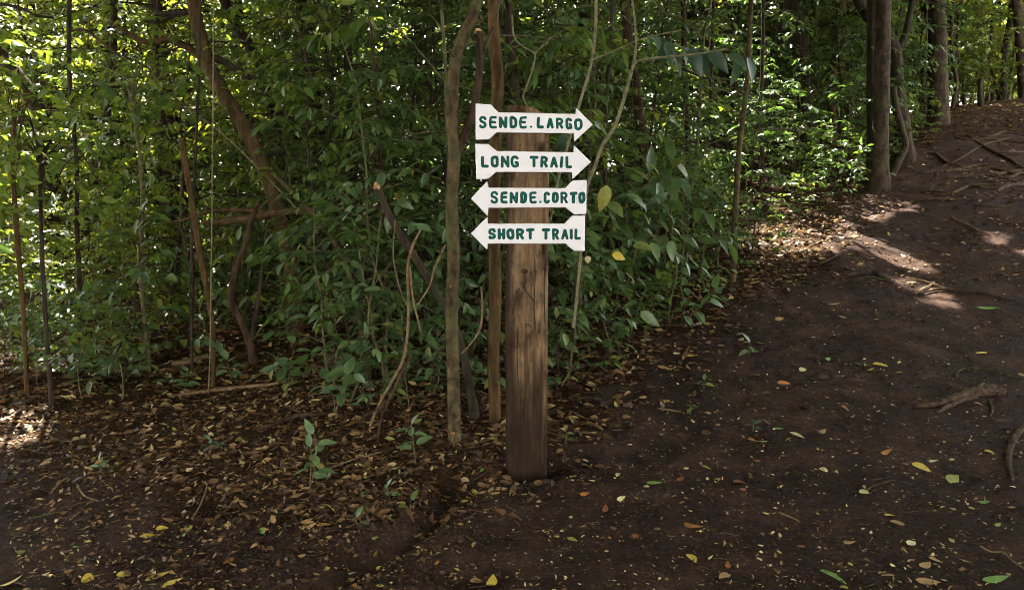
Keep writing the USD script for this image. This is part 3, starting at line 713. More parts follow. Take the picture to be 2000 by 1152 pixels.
tree('leaning brown trunk curving up to the left in the left half of the wood', [(577, 668), (574, 600), (570, 530), (556, 460), (538, 395), (521, 345), (502, 300), (478, 250), (440, 190), (408, 130), (390, 70), (378, 0), (374, -120), (385, -400), (380, -700)],
     [17, 15, 14, 13.5, 13, 13, 12, 11, 10], 7.2, 'bark_brown', sides=14, crown=dict(R=2.6, H=1.5, clusters=50, per=110, leaf=0.13),
     branches=[dict(pts=[(402, 122), (380, 102), (350, 85), (330, 76), (300, 84), (270, 78), (240, 58), (215, 40)], half=[7, 6.5, 6, 5, 3], bark='bark_tan'),
               dict(pts=[(412, 112), (440, 122), (475, 145), (500, 160), (520, 185)], half=[7, 6, 5, 3], bark='bark_dark'),
               dict(pts=[(382, 24), (350, 26), (320, 28), (300, 20), (282, 12)], half=[5, 5, 4, 2], bark='bark_dark'), dict(pts=[(345, 27), (320, 40), (300, 44), (280, 42)], half=[4, 4, 3, 2], bark='bark_dark')])
tree('dark thick trunk leaning at the far left edge', [(100, 640), (98, 420), (90, 290), (75, 215), (45, 165), (10, 120), (-40, 70), (-90, 0), (-120, -200)], [15, 15, 14, 14, 13], 9.0, 'bark_dark', crown=dict(R=3.0, clusters=45))
tree('dark trunk slanting in the thicket right of the leaning brown trunk', [(560, 600), (556, 420), (545, 260), (525, 170), (490, 95), (455, 40), (430, -40), (410, -250)], [11, 11, 10, 10, 9], 9.2, 'bark_dark', crown=dict(R=2.8, clusters=55))
tree('dark upright trunk standing deep in the wood above the broken trunk', [(640, 600), (632, 420), (622, 280), (612, 180), (600, 80), (592, 0), (590, -150), (600, -400)], [15, 15, 14, 14, 13], 9.6, 'bark_dark', crown=dict(R=3.2, clusters=70))
tree('thin dark trunk deep in the wood behind the forked tree', [(690, 600), (686, 300), (680, 120), (672, 0), (668, -200), (665, -420)], [8, 8, 8, 7], 8.6, 'bark_dark', crown=dict(R=2.4, clusters=50))
tree('dark trunk rising behind the right ends of the signs', [(1285, 560), (1270, 400), (1258, 300), (1246, 200), (1232, 110), (1222, 30), (1215, -100), (1215, -400)], [11, 10, 9, 9, 8], 7.8, 'bark_red', crown=dict(R=2.6, clusters=60))
tree('slim dark trunk right behind the top of the signpost', [(1012, 500), (1008, 240), (1003, 140), (994, 60), (992, 0), (990, -150), (1000, -500)], [9, 8.5, 8, 8], 6.4, 'bark_dark', crown=dict(R=2.0, clusters=45))
tree('thin tan trunk on the leafy bank between the signpost and the trail', [(1434, 475), (1436, 420), (1440, 340), (1446, 270), (1456, 190), (1462, 110), (1466, 20), (1470, -100), (1472, -420)], [5.5, 5, 5, 4.5, 4], 7.3, 'bark_olive', crown=dict(R=1.7, H=1.1, clusters=30, per=90, leaf=0.12))
tree('dark ivy-hung trunk at the back of the bank', [(1592, 330), (1580, 260), (1572, 190), (1562, 110), (1553, 40), (1548, -40), (1545, -300)], [15, 15, 16, 16, 14], 12.0, 'bark_dark', crown=dict(R=3.2, clusters=60))
tree('slim reddish trunk between the ivy-hung trunk and the twin trunks', [(1628, 300), (1627, 250), (1624, 180), (1630, 110), (1636, 50), (1645, -20), (1650, -260)], [7.5, 7.5, 7, 7, 6.5], 12.2, 'bark_brown', crown=dict(R=2.6, clusters=45))
tree('near-black left trunk of the twin trunks beside the trail', [(1706, 318), (1704, 220), (1703, 120), (1704, 0), (1702, -120), (1690, -420)], [11, 10, 10, 9.5], 10.4, 'bark_dark', crown=dict(R=3.0, clusters=65))
tree('pale brown right trunk of the twin trunks beside the trail', [(1716, 348), (1718, 280), (1721, 200), (1723, 120), (1724, 60), (1724, 0), (1724, -120), (1730, -460)], [18, 14.5, 14, 14, 14, 13], 10.0, 'bark_grey', sides=14, crown=dict(R=3.2, clusters=75))
tree('dark trunk with a flaring foot close behind the twin trunks', [(1768, 300), (1762, 240), (1752, 170), (1748, 100), (1722, 55), (1690, 20), (1670, -40), (1650, -300)], [17, 13, 12, 12, 11, 10], 11.2, 'bark_dark', crown=dict(R=3.0, clusters=60),
     branches=[dict(pts=[(1744, 170), (1752, 215), (1762, 255), (1768, 285), (1752, 320), (1738, 352)], half=[5, 6, 6, 7, 8], Y=10.6, bark='bark_grey'), dict(pts=[(1750, 110), (1770, 60), (1782, 0), (1790, -60)], half=[6, 6, 5, 5])])
tree('big dark trunk at the crest beside the trail', [(1834, 283), (1833, 220), (1832, 150), (1831, 80), (1830, 0), (1828, -120), (1815, -460)], [21, 17, 15.5, 15, 14], 12.8, 'bark_grey', sides=14, crown=dict(R=3.4, clusters=80))
tree('broad shadowed trunk behind the big trunk at the crest', [(1812, 262), (1810, 180), (1813, 90), (1812, 0), (1810, -160)], [14, 13, 12, 12], 16.5, 'bark_dark', crown=dict(R=3, clusters=40))
tree('slim dark trunk to the left of the right edge beyond the crest', [(1957, 236), (1960, 170), (1963, 100), (1974, 40), (1978, -20), (1985, -200)], [7, 6.5, 6, 6], 16.0, 'bark_dark', crown=dict(R=2.6, clusters=34))
tree('grey trunk cut by the right edge beyond the crest', [(1998, 240), (1998, 170), (1994, 100), (1988, 30), (1980, -30), (1960, -240)], [9, 9, 10, 11], 15.2, 'bark_grey', crown=dict(R=2.6, clusters=34))
tree('thin crooked dark stem right of the big crest trunk', [(1862, 250), (1860, 215), (1866, 180), (1868, 160), (1858, 80), (1862, -10), (1866, -160)], [4, 4, 3.5, 3], 14.6, 'bark_dark', name='thin_stem', cat='sapling', crown=SMALL)
tree('thin pale stem behind the crooked one beyond the crest', [(1886, 235), (1882, 160), (1880, 80), (1876, -20), (1872, -160)], [4, 3.5, 3, 3], 17.5, 'bark_grey', name='thin_stem', cat='sapling', crown=SMALL)
tree('thin dark trunk among bright leaves right of the dark stub', [(1940, 235), (1938, 150), (1940, 60), (1945, -30), (1950, -150)], [5, 5, 4, 4], 19, 'bark_dark', name='thin_stem', cat='sapling', crown=SMALL)
tree('short dark stub standing on the trail crest', [(1919, 252), (1917, 215), (1914, 180), (1916, 154)], [6.5, 5.5, 5, 4.5], 14.2, 'bark_dark', name='stub', cat='stump', knobs=0.12)
tree('thin dark trunk at the left rising from the sunlit strip', [(102, 798), (97, 730), (90, 640), (84, 540), (80, 430), (78, 350), (82, 290)], [4.8, 4.4, 4, 3.5, 2.5], 5.1, 'bark_dark', crown=HEAD, name='thin_stem', cat='sapling', knobs=0.1)
tree('pale leaning thin sapling at the far left', [(53, 782), (50, 700), (46, 620), (40, 540), (33, 460), (28, 380), (24, 300), (30, 220)], [4.6, 4.2, 4.6, 4.2, 3], 5.4, 'bark_tan', crown=HEAD, name='thin_stem', cat='sapling', knobs=0.12)
tree('thin tan sapling with a kinked stem left of the leaning brown trunk', [(417, 778), (417, 700), (416, 640), (405, 570), (393, 510), (382, 440), (371, 370), (357, 288), (356, 268)], [4.5, 4.5, 5.5, 6, 6, 6], 5.6, 'bark_tan', crown=None, name='thin_stem', cat='sapling', knobs=0.1)
tree('thin mossy stem in the middle of the left wood', [(292, 765), (290, 690), (280, 600), (272, 500), (278, 420), (276, 330), (266, 250), (258, 170)], [4.6, 4.2, 4, 3.2], 6.0, 'stem_green', crown=HEAD, name='thin_stem', cat='sapling', knobs=0.1)
tree('dark forked shrub stem left of the foot of the leaning brown trunk', [(494, 702), (485, 660), (468, 620), (452, 585), (460, 530), (478, 480), (490, 430), (505, 395)], [9, 8, 7, 6, 5, 4], 6.3, 'bark_red', name='forked_stem', cat='sapling',
     branches=[dict(pts=[(490, 670), (500, 610), (508, 560), (514, 500), (522, 440)], half=[5, 4, 3, 2], bark='bark_dark')])
tree('greenish thin stem leaning right of the leaning brown trunk', [(718, 690), (702, 620), (686, 550), (665, 495), (640, 455), (605, 410), (570, 375), (540, 345)], [6, 5.5, 5, 4.5, 3.5], 5.6, 'bark_olive', name='thin_stem', cat='sapling', knobs=0.1)
tree('short sunlit trunk shining among leaves at the left', [(140, 600), (158, 480), (170, 430), (180, 380), (190, 330), (205, 250), (220, 120), (225, -100)], [7, 7, 6.5, 6], 9.0, 'bark_grey', crown=dict(R=2.0, clusters=24))
tree('thin dark stem in front of the left thicket between two saplings', [(158, 690), (156, 600), (154, 520), (150, 440), (150, 330), (140, 200), (135, 50)], [5, 4.5, 4, 4], 6.6, 'bark_dark', name='thin_stem', cat='sapling', crown=SMALL)
tree('thin straight black stem left of the forked shrub stem', [(376, 735), (374, 640), (376, 560), (374, 480), (378, 380), (384, 250), (390, 60)], [3.2, 3, 3, 2.5], 5.9, 'bark_dark', name='thin_stem', cat='sapling', crown=SMALL)
tree('slim dark stem in the thicket left of the signs', [(752, 640), (756, 520), (745, 400), (742, 260), (730, 120), (722, 0), (720, -200)], [4, 4, 3.5, 3], 6.2, 'bark_red', name='thin_stem', cat='sapling', crown=SMALL)
tree('slim dark stem in the thicket right of the signs', [(1182, 600), (1190, 460), (1180, 330), (1184, 200), (1194, 60), (1200, -150)], [4, 4, 3.5, 3], 6.6, 'bark_dark', name='thin_stem', cat='sapling', crown=SMALL)
tree('slim trunk in the shade between the looping vine and the bank', [(1352, 520), (1350, 400), (1344, 280), (1338, 160), (1335, 20), (1330, -200)], [6, 6, 5, 5], 8.6, 'bark_dark', name='thin_stem', cat='sapling', crown=SMALL)
for lab, px, Y, hf in [('slim black trunk left of the ivy-hung trunk', 1510, 12.5, 5), ('thin dark trunk between the reddish and the twin trunks', 1668, 13.5, 5), ('very thin dark stem close right of the twin trunks', 1790, 13.6, 4), ('slim dark trunk left of the crest stub', 1898, 18.5, 6), ('slim dark trunk behind the grey right edge trunk', 1978, 19.5, 6), ('dark trunk far beyond the crest between two thin stems', 1925, 22.0, 8), ('thin black stem far back right of the looping vine', 1395, 10.5, 5), ('crooked dark stem on the back of the bank', 1480, 10.0, 4)]:
    x = (px - 1000) / F * Y; q0 = unpix((x, Y, gz(x, Y)))
    w_ = crng.normal(0, 7, 5)
    tree(lab, [(q0[0], q0[1]), (q0[0] + w_[0], q0[1] - 70), (q0[0] + w_[1], q0[1] - 150), (q0[0] + w_[2], q0[1] - 240), (q0[0] + w_[3] * 1.5, -60), (q0[0] + w_[4] * 2, -200)], [hf, hf * 0.9, hf * 0.8, hf * 0.7], Y, 'bark_dark', cat='sapling', name='thin_stem', crown=SMALL)
# more of the high wood overhead and behind: trunks seen only in part
for k, (px, Y, h, b, R) in enumerate([(250, 12.5, 9, 'bark_dark', 3.2), (820, 12.0, 9, 'bark_dark', 3.3), (1130, 10.5, 8.5, 'bark_dark', 3.2), (1400, 13.0, 9.5, 'bark_dark', 3.2), (480, 14.5, 10, 'bark_dark', 3.4), (930, 15.5, 10, 'bark_dark', 3.2), (1500, 16.5, 10, 'bark_grey', 3.2), (120, 16, 10, 'bark_dark', 3.2), (1230, 13.2, 9, 'bark_dark', 3.4), (1330, 15.8, 9, 'bark_dark', 3.4), (330, 10.8, 8.6, 'bark_dark', 3.2)]):  # last three added for the shade of their crowns
    x = (px - 1000) / F * Y; z = gz(x, Y)
    lab = ['straight dark trunk far back in the left wood', 'straight dark trunk far behind the forked tree', 'straight dark trunk far behind the signpost', 'straight dark trunk far behind the thin tan bank trunk', 'tall dark trunk farthest behind the leaning brown trunk', 'tall dark trunk farthest behind the signs', 'grey trunk farthest back on the bank', 'tall dark trunk farthest back at the left', 'straight dark trunk added for shade far behind the looping vine', 'tall dark trunk added for shade farthest behind the looping vine', 'straight dark trunk added for shade between the forked stem and the pale sunlit trunk'][k]
    P = smooth_line([(x, Y, z), (x + 0.1, Y, z + h * 0.3), (x - 0.08, Y + 0.1, z + h * 0.65), (x + 0.1, Y, z + h)], 24)
    t = thing('tree', lab, 'tree', (x, Y, z))
    obj('trunk', tube(P - np.array([0, 0, 0.1]), np.linspace(0.15, 0.08, 24), 10, 0.08, k), M[b], t, True, (x, Y, z))
    lim, fo = crown_at(P[-1], R=R, H=2.0, clusters=75, per=110, leaf=0.15)
    obj('limb', lim, M[b], t, True, (x, Y, z)); tag(obj('crown', fo, M['leaf_mid'], t, False, (x, Y, z)), kind='stuff')

# unseen canopy added to cut skylight: single trees beside the viewer, one wood behind
for k, (x, y) in enumerate([(7.6, 1.0), (-8.5, 6.5), (8.8, 6.2), (5.6, 3.6), (-4.8, 3.2), (12, 11), (-11, 12), (3.4, 1.2), (-7.5, 2.6), (6.4, 8.0), (8.6, 11.0), (11.0, 14.5), (-2.6, 0.6)]):
    z = gz(x, y); h = 7.4 + 0.5 * (k % 4)
    P = smooth_line([(x, y, z - 0.1), (x + 0.12, y, z + h * 0.3), (x - 0.1, y + 0.1, z + h * 0.65), (x * 0.93, y * 0.97, z + h)], 24)
    t = thing('tree', 'unseen dark trunk added so that its crown shades the trail', 'tree', (x, y, z), 'added shade trees round the trail fork')
    obj('trunk', tube(P, np.linspace(0.17, 0.08, 24), 10, 0.08, k), M['bark_dark'], t, True, (x, y, z))
    lim, fo = crown_at(P[-1], R=3.5, H=2.0, clusters=90, per=110, leaf=0.17)
    obj('limb', lim, M['bark_dark'], t, True, (x, y, z)); tag(obj('crown', fo, M['leaf_mid'], t, False, (x, y, z)), kind='stuff')
for v in (0, 1):  # unseen trees added behind the viewer to block skylight
    cp = stage.CreateClassPrim(f'/World/class_shade_tree_{v}_{MD}')
    CLASS[('canopy_tree', v, MD)] = cp.GetPath()
    P = smooth_line([(0, 0, -0.2), (0.12, 0, 2.4), (-0.1, 0.1, 5), (0.1, 0, 7.6)], 20)
    crng = np.random.default_rng(300 + v)
    was = P0.copy(); P0 += 1e4          # these trees stand clear of every sunbeam
    lim, fo = crown_at(P[-1] + np.array([0, -60, 0]), R=3.3, H=2.2, clusters=100, per=110, leaf=0.18)
    P0 -= 1e4
    usdkit.mesh(stage, f'{cp.GetPath()}/trunk', tube(P, np.linspace(0.17, 0.08, 20), 9, 0.08, v), M['bark_dark'], True)
    usdkit.mesh(stage, f'{cp.GetPath()}/limb', (lim[0] + np.array([0, 60, 0]), lim[1]), M['bark_dark'], True)
    toned(usdkit.mesh(stage, f'{cp.GetPath()}/crown', (fo[0] + np.array([0, 60, 0]), fo[1]), M['leaf_mid'], False).GetPrim())
spots = []
for gx_ in np.arange(-13, 13.1, 3.2):
    for gy_ in np.arange(-13.5, 0.9, 3.0):
        x, y = gx_ + rng.normal(0, 0.5), gy_ + rng.normal(0, 0.5)
        if math.hypot(x, y) < 1.6: x += 2.0
        if y < -3.2 and abs(x) < 0.55 * abs(y): continue      # gap shaped behind the viewer to let low skylight onto the signs
        spots.append((x, y, float(base_height(x, y)) - 0.05, rng.uniform(0.9, 1.15)))
thicket('added_shade_wood', 'unseen tall wood added behind the viewer to shade the trail', [('canopy_tree', 0, MD), ('canopy_tree', 1, MD)], spots)
thicket('background_thicket', 'unseen undergrowth added round the trail to cut low skylight', [('young_tree', 0, MD), ('young_tree', 1, MD), ('bushy_sapling', 0, MD)],
        [(math.cos(a) * r, math.sin(a) * r, float(base_height(math.cos(a) * r, math.sin(a) * r)) - 0.05, s) for a, r, s in zip(rng.uniform(2.7, 6.7, 220), rng.uniform(6.0, 15, 220), rng.uniform(0.9, 1.6, 220)) if abs(a - 1.5 * math.pi) > 0.5])  # added to block low skylight, with a gap left open behind for the signs

# ------------------------------------------------------------------ vines, dead branches, sticks
def strand(name, label, cat, pts, half, Y, m_, group=None, parts=(), knobs=0.1):
    P = line_px(pts, len(pts) * 6, Y)
    o = P[0].copy()
    t = thing(name, label, cat, o, group)
    obj('stem', tube(P, taper(half, len(P), Y), 6, knobs, 2), M[m_], t, True, o)
    for q in parts:
        bp = line_px(q[0], len(q[0]) * 5, Y)
        obj('side_twig', tube(bp, taper(q[1], len(bp), Y), 5, knobs, 4), M[m_], t, True, o)
    return t

strand('vine', 'straight pale vine hanging down behind the right ends of the signs', 'vine', [(1162, -200), (1164, 0), (1161, 80), (1152, 135), (1134, 195), (1118, 250), (1104, 300), (1088, 360), (1075, 430)], [3, 3, 3, 2.6], 4.45, 'vine_green')
strand('vine', 'looping pale vine bending outward right of the signs', 'vine', [(1420, 96), (1360, 106), (1300, 112), (1262, 116), (1240, 124), (1228, 160), (1212, 215), (1198, 252), (1176, 285), (1162, 325), (1148, 362), (1140, 420), (1132, 520), (1120, 640)], [2, 2.5, 3, 3.6, 3.6, 3.4, 3.2, 3], 4.3, 'vine_green', parts=[([(1238, 126), (1242, 90), (1240, 40), (1232, -20)], [3, 2.4, 2]), ([(1150, 120), (1200, 100), (1260, 75), (1330, 60)], [2, 1.6, 1.2])])
strand('vine', 'thin pale zigzag twig above the top sign', 'vine', [(1000, 30), (1004, 72), (1022, 92), (1044, 106), (1040, 135), (1030, 165), (1022, 190), (1034, 215)], [1.6, 1.6, 1.6, 1.4], 4.6, 'vine_green', parts=[([(1044, 106), (1070, 80), (1090, 66), (1120, 50)], [1.4, 1, 0.8])])
strand('dry_vine', 'dry tan vine hanging in front of the shrubs left of the forked tree', 'vine', [(822, 448), (806, 480), (796, 525), (798, 590), (795, 660), (786, 705), (765, 745), (740, 790), (722, 832)], [2, 3, 3.2, 3, 3, 2.6], 4.35, 'dry_twig', parts=[([(870, 478), (850, 520), (838, 560), (815, 596)], [2, 2, 1.6]), ([(800, 520), (806, 580), (815, 620), (822, 650)], [2.4, 2.2, 1.6]), ([(796, 600), (780, 560), (768, 500), (772, 430)], [1.2, 1.2, 1])])
strand('dry_vine', 'dark crooked dry stem crossing behind the tan vine', 'vine', [(805, 690), (788, 720), (765, 770), (745, 815), (735, 872)], [2.5, 3, 3, 2.6], 4.3, 'bark_red', parts=[([(760, 780), (735, 800), (705, 815)], [2.4, 2, 1.5])])
strand('dry_vine', 'thin curved dry stem between the two slender trunks', 'vine', [(940, 560), (942, 600), (938, 640), (920, 670), (902, 690)], [2, 2.2, 2, 1.6], 4.45, 'dry_twig')
strand('vine', 'fine straight vine hanging beside the thin tan sapling', 'vine', [(418, -60), (416, 200), (414, 420), (412, 560), (410, 700), (306 + 100, 780)], [1.3, 1.3, 1.3], 5.4, 'vine_green')
strand('vine', 'fine pale vine slanting across the left wood', 'vine', [(180, 120), (300, 180), (420, 250), (520, 345), (600, 430)], [1.6, 1.8, 1.8, 1.6], 6.4, 'vine_green')
t = strand('dead_branch', 'thick dead branch lying level across the leaning brown trunk', 'branch', [(398, 436), (440, 432), (490, 425), (540, 415), (590, 412), (650, 410), (680, 406)], [6, 8, 8.5, 7, 5, 3], 6.35, 'bark_brown', knobs=0.15, parts=[([(375, 424), (415, 412), (470, 410), (530, 414), (580, 410)], [2, 4, 4.5, 4.5, 3]), ([(500, 416), (520, 395), (545, 380)], [3, 2.5, 2]), ([(415, 412), (375, 425), (345, 432), (295, 440)], [3, 2.6, 2.2, 1.5])])
for lab, pts, hf, Y, m_ in [
    ('slanting dead twig at the upper left', [(0, 8), (40, 16), (70, 30), (105, 36)], [3, 3, 2.5, 2], 7.5, 'bark_dark'),
    ('arching twig in the upper left wood', [(135, 62), (165, 58), (195, 80), (215, 95), (245, 120)], [2, 3, 3, 2], 7.0, 'bark_olive'),
    ('forked dark twig right of the leaning brown trunk', [(480, 232), (520, 268), (560, 300), (610, 330)], [2, 2.4, 2.4, 1.6], 7.0, 'bark_dark'),
    ('pale arching stem on the ground of the left wood', [(232, 590), (236, 625), (250, 645), (275, 660), (300, 690)], [2, 3, 3, 2], 6.8, 'dry_twig'),
    ('slanting dark twig in the dark bank shrubs', [(1320, 130), (1370, 150), (1420, 165), (1470, 195)], [2.4, 2.4, 2, 1.5], 7.5, 'bark_dark')]:
    strand('dead_twig', lab, 'twig', pts, hf, Y, m_)

def lying(name, label, cat, pts, half, m_, sink=0.3, group=None, parts=(), seed=0, knobs=0.2):
    """Something lying on the soil along picked ground points, half-widths in photo pixels at their distance."""
    def shape(pp, hh):
        P = np.array([ground_hit(*p) for p in pp]); P = smooth_line(P, max(8, len(pp) * 5))
        r = np.interp(np.linspace(0, 1, len(P)), np.linspace(0, 1, len(hh)), hh) * P[:, 1] / F
        P[:, 2] = height(P[:, 0], P[:, 1]) + r * (1 - 2 * sink) + (0.012 if name == 'fallen_stick' else 0)
        for _ in range(2): P[1:-1, 2] = (P[:-2, 2] + P[1:-1, 2] + P[2:, 2]) / 3
        return tube(P, r, 8, knobs, seed), P[0]
    s, o = shape(pts, half)
    if not parts:
        p = obj(name, s, M[m_], None, True)
        return tag(p, label, cat, group)
    t = thing(name, label, cat, o, group)
    obj('main_stem', s, M[m_], t, True, o)
    for q in parts:
        obj('fork', shape(*q)[0], M[m_], t, True, o)
    return t

lying('surface_root', 'thick gnarled root arching out of the trail at the right', 'root', [(1785, 797), (1820, 795), (1855, 788), (1890, 778), (1930, 770), (1962, 772)], [3, 6, 9, 12, 13, 9], 'root', 0.15, parts=[([(1830, 806), (1850, 797), (1880, 786), (1905, 778)], [3, 5, 6, 6]), ([(1932, 785), (1938, 800), (1934, 812)], [4, 3, 2])])
lying('surface_root', 'bare curved root at the right edge of the foreground', 'root', [(2030, 815), (2000, 838), (1980, 862), (1970, 890), (1972, 915), (1978, 938)], [7, 7, 7, 6.5, 5, 3], 'root', 0.15)
lying('surface_root', 'humped dark root beside the sunlit patch', 'root', [(1650, 546), (1680, 540), (1705, 538), (1733, 548)], [3, 6, 6, 4], 'bark_dark', 0.1, parts=[([(1665, 555), (1690, 548), (1715, 548), (1735, 552)], [2, 3, 3, 2])])
rr = np.random.default_rng(14)
for k in range(60):
    px, py = rr.uniform(1700, 2010), 262 + 150 * rr.uniform(0, 1) ** 1.2
    w = rr.uniform(60, 170); sl = rr.normal(0.05, 0.22)
    pts = [(px - w / 2 + w * u, py - sl * w * (u - 0.5) + rr.normal(0, 3.5)) for u in (0, 0.3, 0.6, 1)]
    if min(p[0] for p in pts) < 1855 - (py - 262) * 0.9: continue
    if min(p[1] for p in pts) < 258: continue
    where = 'just below the crest' if py < 300 else ('across the upper trail' if py < 350 else 'on the steep middle of the trail')
    lying('surface_root', f'{("thin " if w < 85 else "thick " if w > 140 else "")}{"dark" if k % 3 else "reddish"} exposed root lying {where}, {"right" if pts[1][0] > 1880 else "left"} side', 'root', pts, [1.2, rr.uniform(2, 4.2), rr.uniform(2, 4.2), 1.2], 'root' if k % 3 else 'bark_brown', 0.35, f'exposed roots {where} {"right" if pts[1][0] > 1880 else "left"}', seed=k)
for lab, pts, hf, m_ in [
    ('long pale stick on the leaf litter below the thin tan sapling', [(330, 778), (380, 772), (440, 763), (500, 757), (545, 754)], [2.5, 4, 4.5, 4, 3], 'dry_twig'),
    ('thick crooked branch half buried in litter below the leaning brown trunk', [(505, 850), (540, 838), (575, 822), (610, 815), (640, 812)], [4, 5, 6, 5, 3], 'bark_red'),
    ('pale rotting log in the left undergrowth', [(335, 715), (365, 712), (400, 703), (440, 692)], [6, 7, 6, 3], 'dry_twig'),
    ('slanting fallen branch on the floor of the left wood', [(240, 735), (280, 725), (320, 700), (350, 682)], [4, 6, 6, 4], 'bark_red'),
    ('thin pale twig left of the seedling below the forked tree', [(640, 925), (680, 905), (720, 892), (745, 885)], [2, 2, 1.8, 1.2], 'dry_twig'),
    ('pale stalk with a hooked end on the dark litter', [(372, 1012), (388, 990), (400, 965), (404, 948), (396, 942)], [1.2, 1.6, 1.6, 1.8, 2.2], 'dry_twig'),
    ('straight reddish twig on the left soil', [(100, 968), (115, 952), (132, 938)], [1.6, 2, 1.4], 'dry_twig'),
    ('pale crooked twig on the left soil', [(152, 956), (160, 972), (172, 980), (192, 984)], [1.6, 2, 2, 1.4], 'dry_twig'),
    ('long thin twig on the left soil', [(50, 1018), (100, 1008), (150, 990), (190, 982)], [1, 1.3, 1.2, 1], 'bark_olive'),
    ('dark twig across the upper trail near the sunlit patch', [(1790, 575), (1835, 568), (1880, 575), (1925, 580), (1975, 590)], [2, 2.5, 3, 3, 2], 'bark_red'),
    ('pair of crossed reddish sticks on the lower sunlit patch', [(1788, 576), (1805, 565), (1825, 555)], [1.8, 2, 1.6], 'dry_twig'),
    ('thin stick lying above the crossed sticks', [(1768, 546), (1800, 552), (1835, 561), (1865, 570)], [1.8, 2.2, 2, 1.4], 'dry_twig'),
    ('branched thin twig at the right of the trail', [(1866, 740), (1875, 722), (1900, 718), (1950, 725), (1998, 740)], [1.5, 2, 2, 1.8, 1.6], 'bark_olive'),
    ('looping bare twig at the lower right corner', [(1915, 1072), (1935, 1080), (1960, 1086), (1985, 1105), (2010, 1125)], [1.6, 1.8, 2, 2, 2], 'dry_twig'),
    ('forked pale twig right of the large yellow leaves', [(1690, 962), (1715, 955), (1747, 946)], [1.2, 1.6, 1.2], 'bark_olive'),
    ('short white-flecked stick in the foreground', [(1520, 1004), (1535, 1008), (1550, 1014), (1562, 1021)], [1.6, 2, 2, 1.4], 'dry_twig'),
    ('dark stick on the bare soil right of the post', [(1130, 785), (1160, 783), (1190, 786)], [2, 3, 2], 'bark_dark'),
    ('pale straight twig left of the small trail seedling', [(1283, 803), (1305, 805), (1330, 806)], [1.3, 1.6, 1.3], 'dry_twig'),
    ('thin upright-looking twig on the trail middle', [(1590, 676), (1596, 695), (1598, 712)], [1, 1.3, 1], 'bark_olive'),
    ('reddish long twig on the upper right trail', [(1855, 432), (1880, 442), (1912, 458)], [1.8, 2.2, 1.6], 'dry_twig'),
    ('grey twig on the litter beneath the bank', [(1600, 520), (1625, 512), (1650, 500)], [2, 3, 2], 'bark_red'),
    ('slanting dark stick in the litter behind the post', [(1085, 632), (1100, 615), (1112, 608)], [2, 2, 1.6], 'bark_dark'),
]:
    lying('fallen_stick', lab, 'stick', pts, hf, m_, 0.2, knobs=0.12)

# ------------------------------------------------------------------ the signpost
YS = 3.765                                   # the signs' front faces
post_c = POST_XY
post = thing('signpost', 'weathered timber post carrying four white arrow signs', 'signpost', (post_c[0], post_c[1], 0))
PO = (post_c[0], post_c[1], 0)
xl, xr = pix(988, 700, 3.79)[0], pix(1070, 700, 3.79)[0]
zt = pix(1000, 206, 3.80)[2]
zs = np.concatenate([[-0.35, -0.1], np.linspace(-0.02, zt, 46)])
cs = np.array([(xl + 0.030, 3.786), (xl + 0.055, 3.7825), (xl + 0.10, 3.782), (xl + 0.15, 3.782), (xr - 0.012, 3.783), (xr - 0.003, 3.790), (xr, 3.802), (xr, 3.85), (xr - 0.004, 3.893), (xr - 0.015, 3.90), (xl + 0.02, 3.90), (xl + 0.004, 3.89), (xl, 3.86), (xl + 0.002, 3.83), (xl + 0.009, 3.808), (xl + 0.02, 3.793)])
V = []
for z in zs:
    ring = np.hstack([cs, np.full((len(cs), 1), z)])
    # the head is sawn off at a slant, falling to the right
    if z > zt - 0.06:
        ring[:, 2] = np.minimum(z, zt + 0.005 - 0.38 * np.clip(ring[:, 0] - (xl + 0.075), 0, 1)) if z >= zs[-1] - 1e-9 else np.minimum(z, zt - 0.004 - (zs[-1] - z) * 0.5 - 0.38 * np.clip(ring[:, 0] - (xl + 0.075), 0, 1))
    nn = (meshkit.fbm(ring * np.array([9, 9, 2.2]), 3, 41) - 0.5)
    out = ring[:, :2] - np.array([(xl + xr) / 2, 3.84]); out /= np.linalg.norm(out, axis=1, keepdims=True)
    ring[:, :2] += out * nn[:, None] * 0.013
    V.append(ring)
k = len(cs); V = np.vstack(V + [np.array([[(xl + xr) / 2, 3.84, -0.35]]), np.array([[xl + 0.06, 3.84, zt]])])
Fc = []
for i in range(len(zs) - 1):
    for j in range(k):
        a_, b_ = i * k + j, i * k + (j + 1) % k
        Fc += [(a_, b_, b_ + k), (a_, b_ + k, a_ + k)]
m_ = len(zs) * k
for j in range(k):
    Fc += [(m_, (j + 1) % k, j), (m_ + 1, (len(zs) - 1) * k + j, (len(zs) - 1) * k + (j + 1) % k)]
obj('post', (V, np.array(Fc)), M['timber'], post, 40, PO)
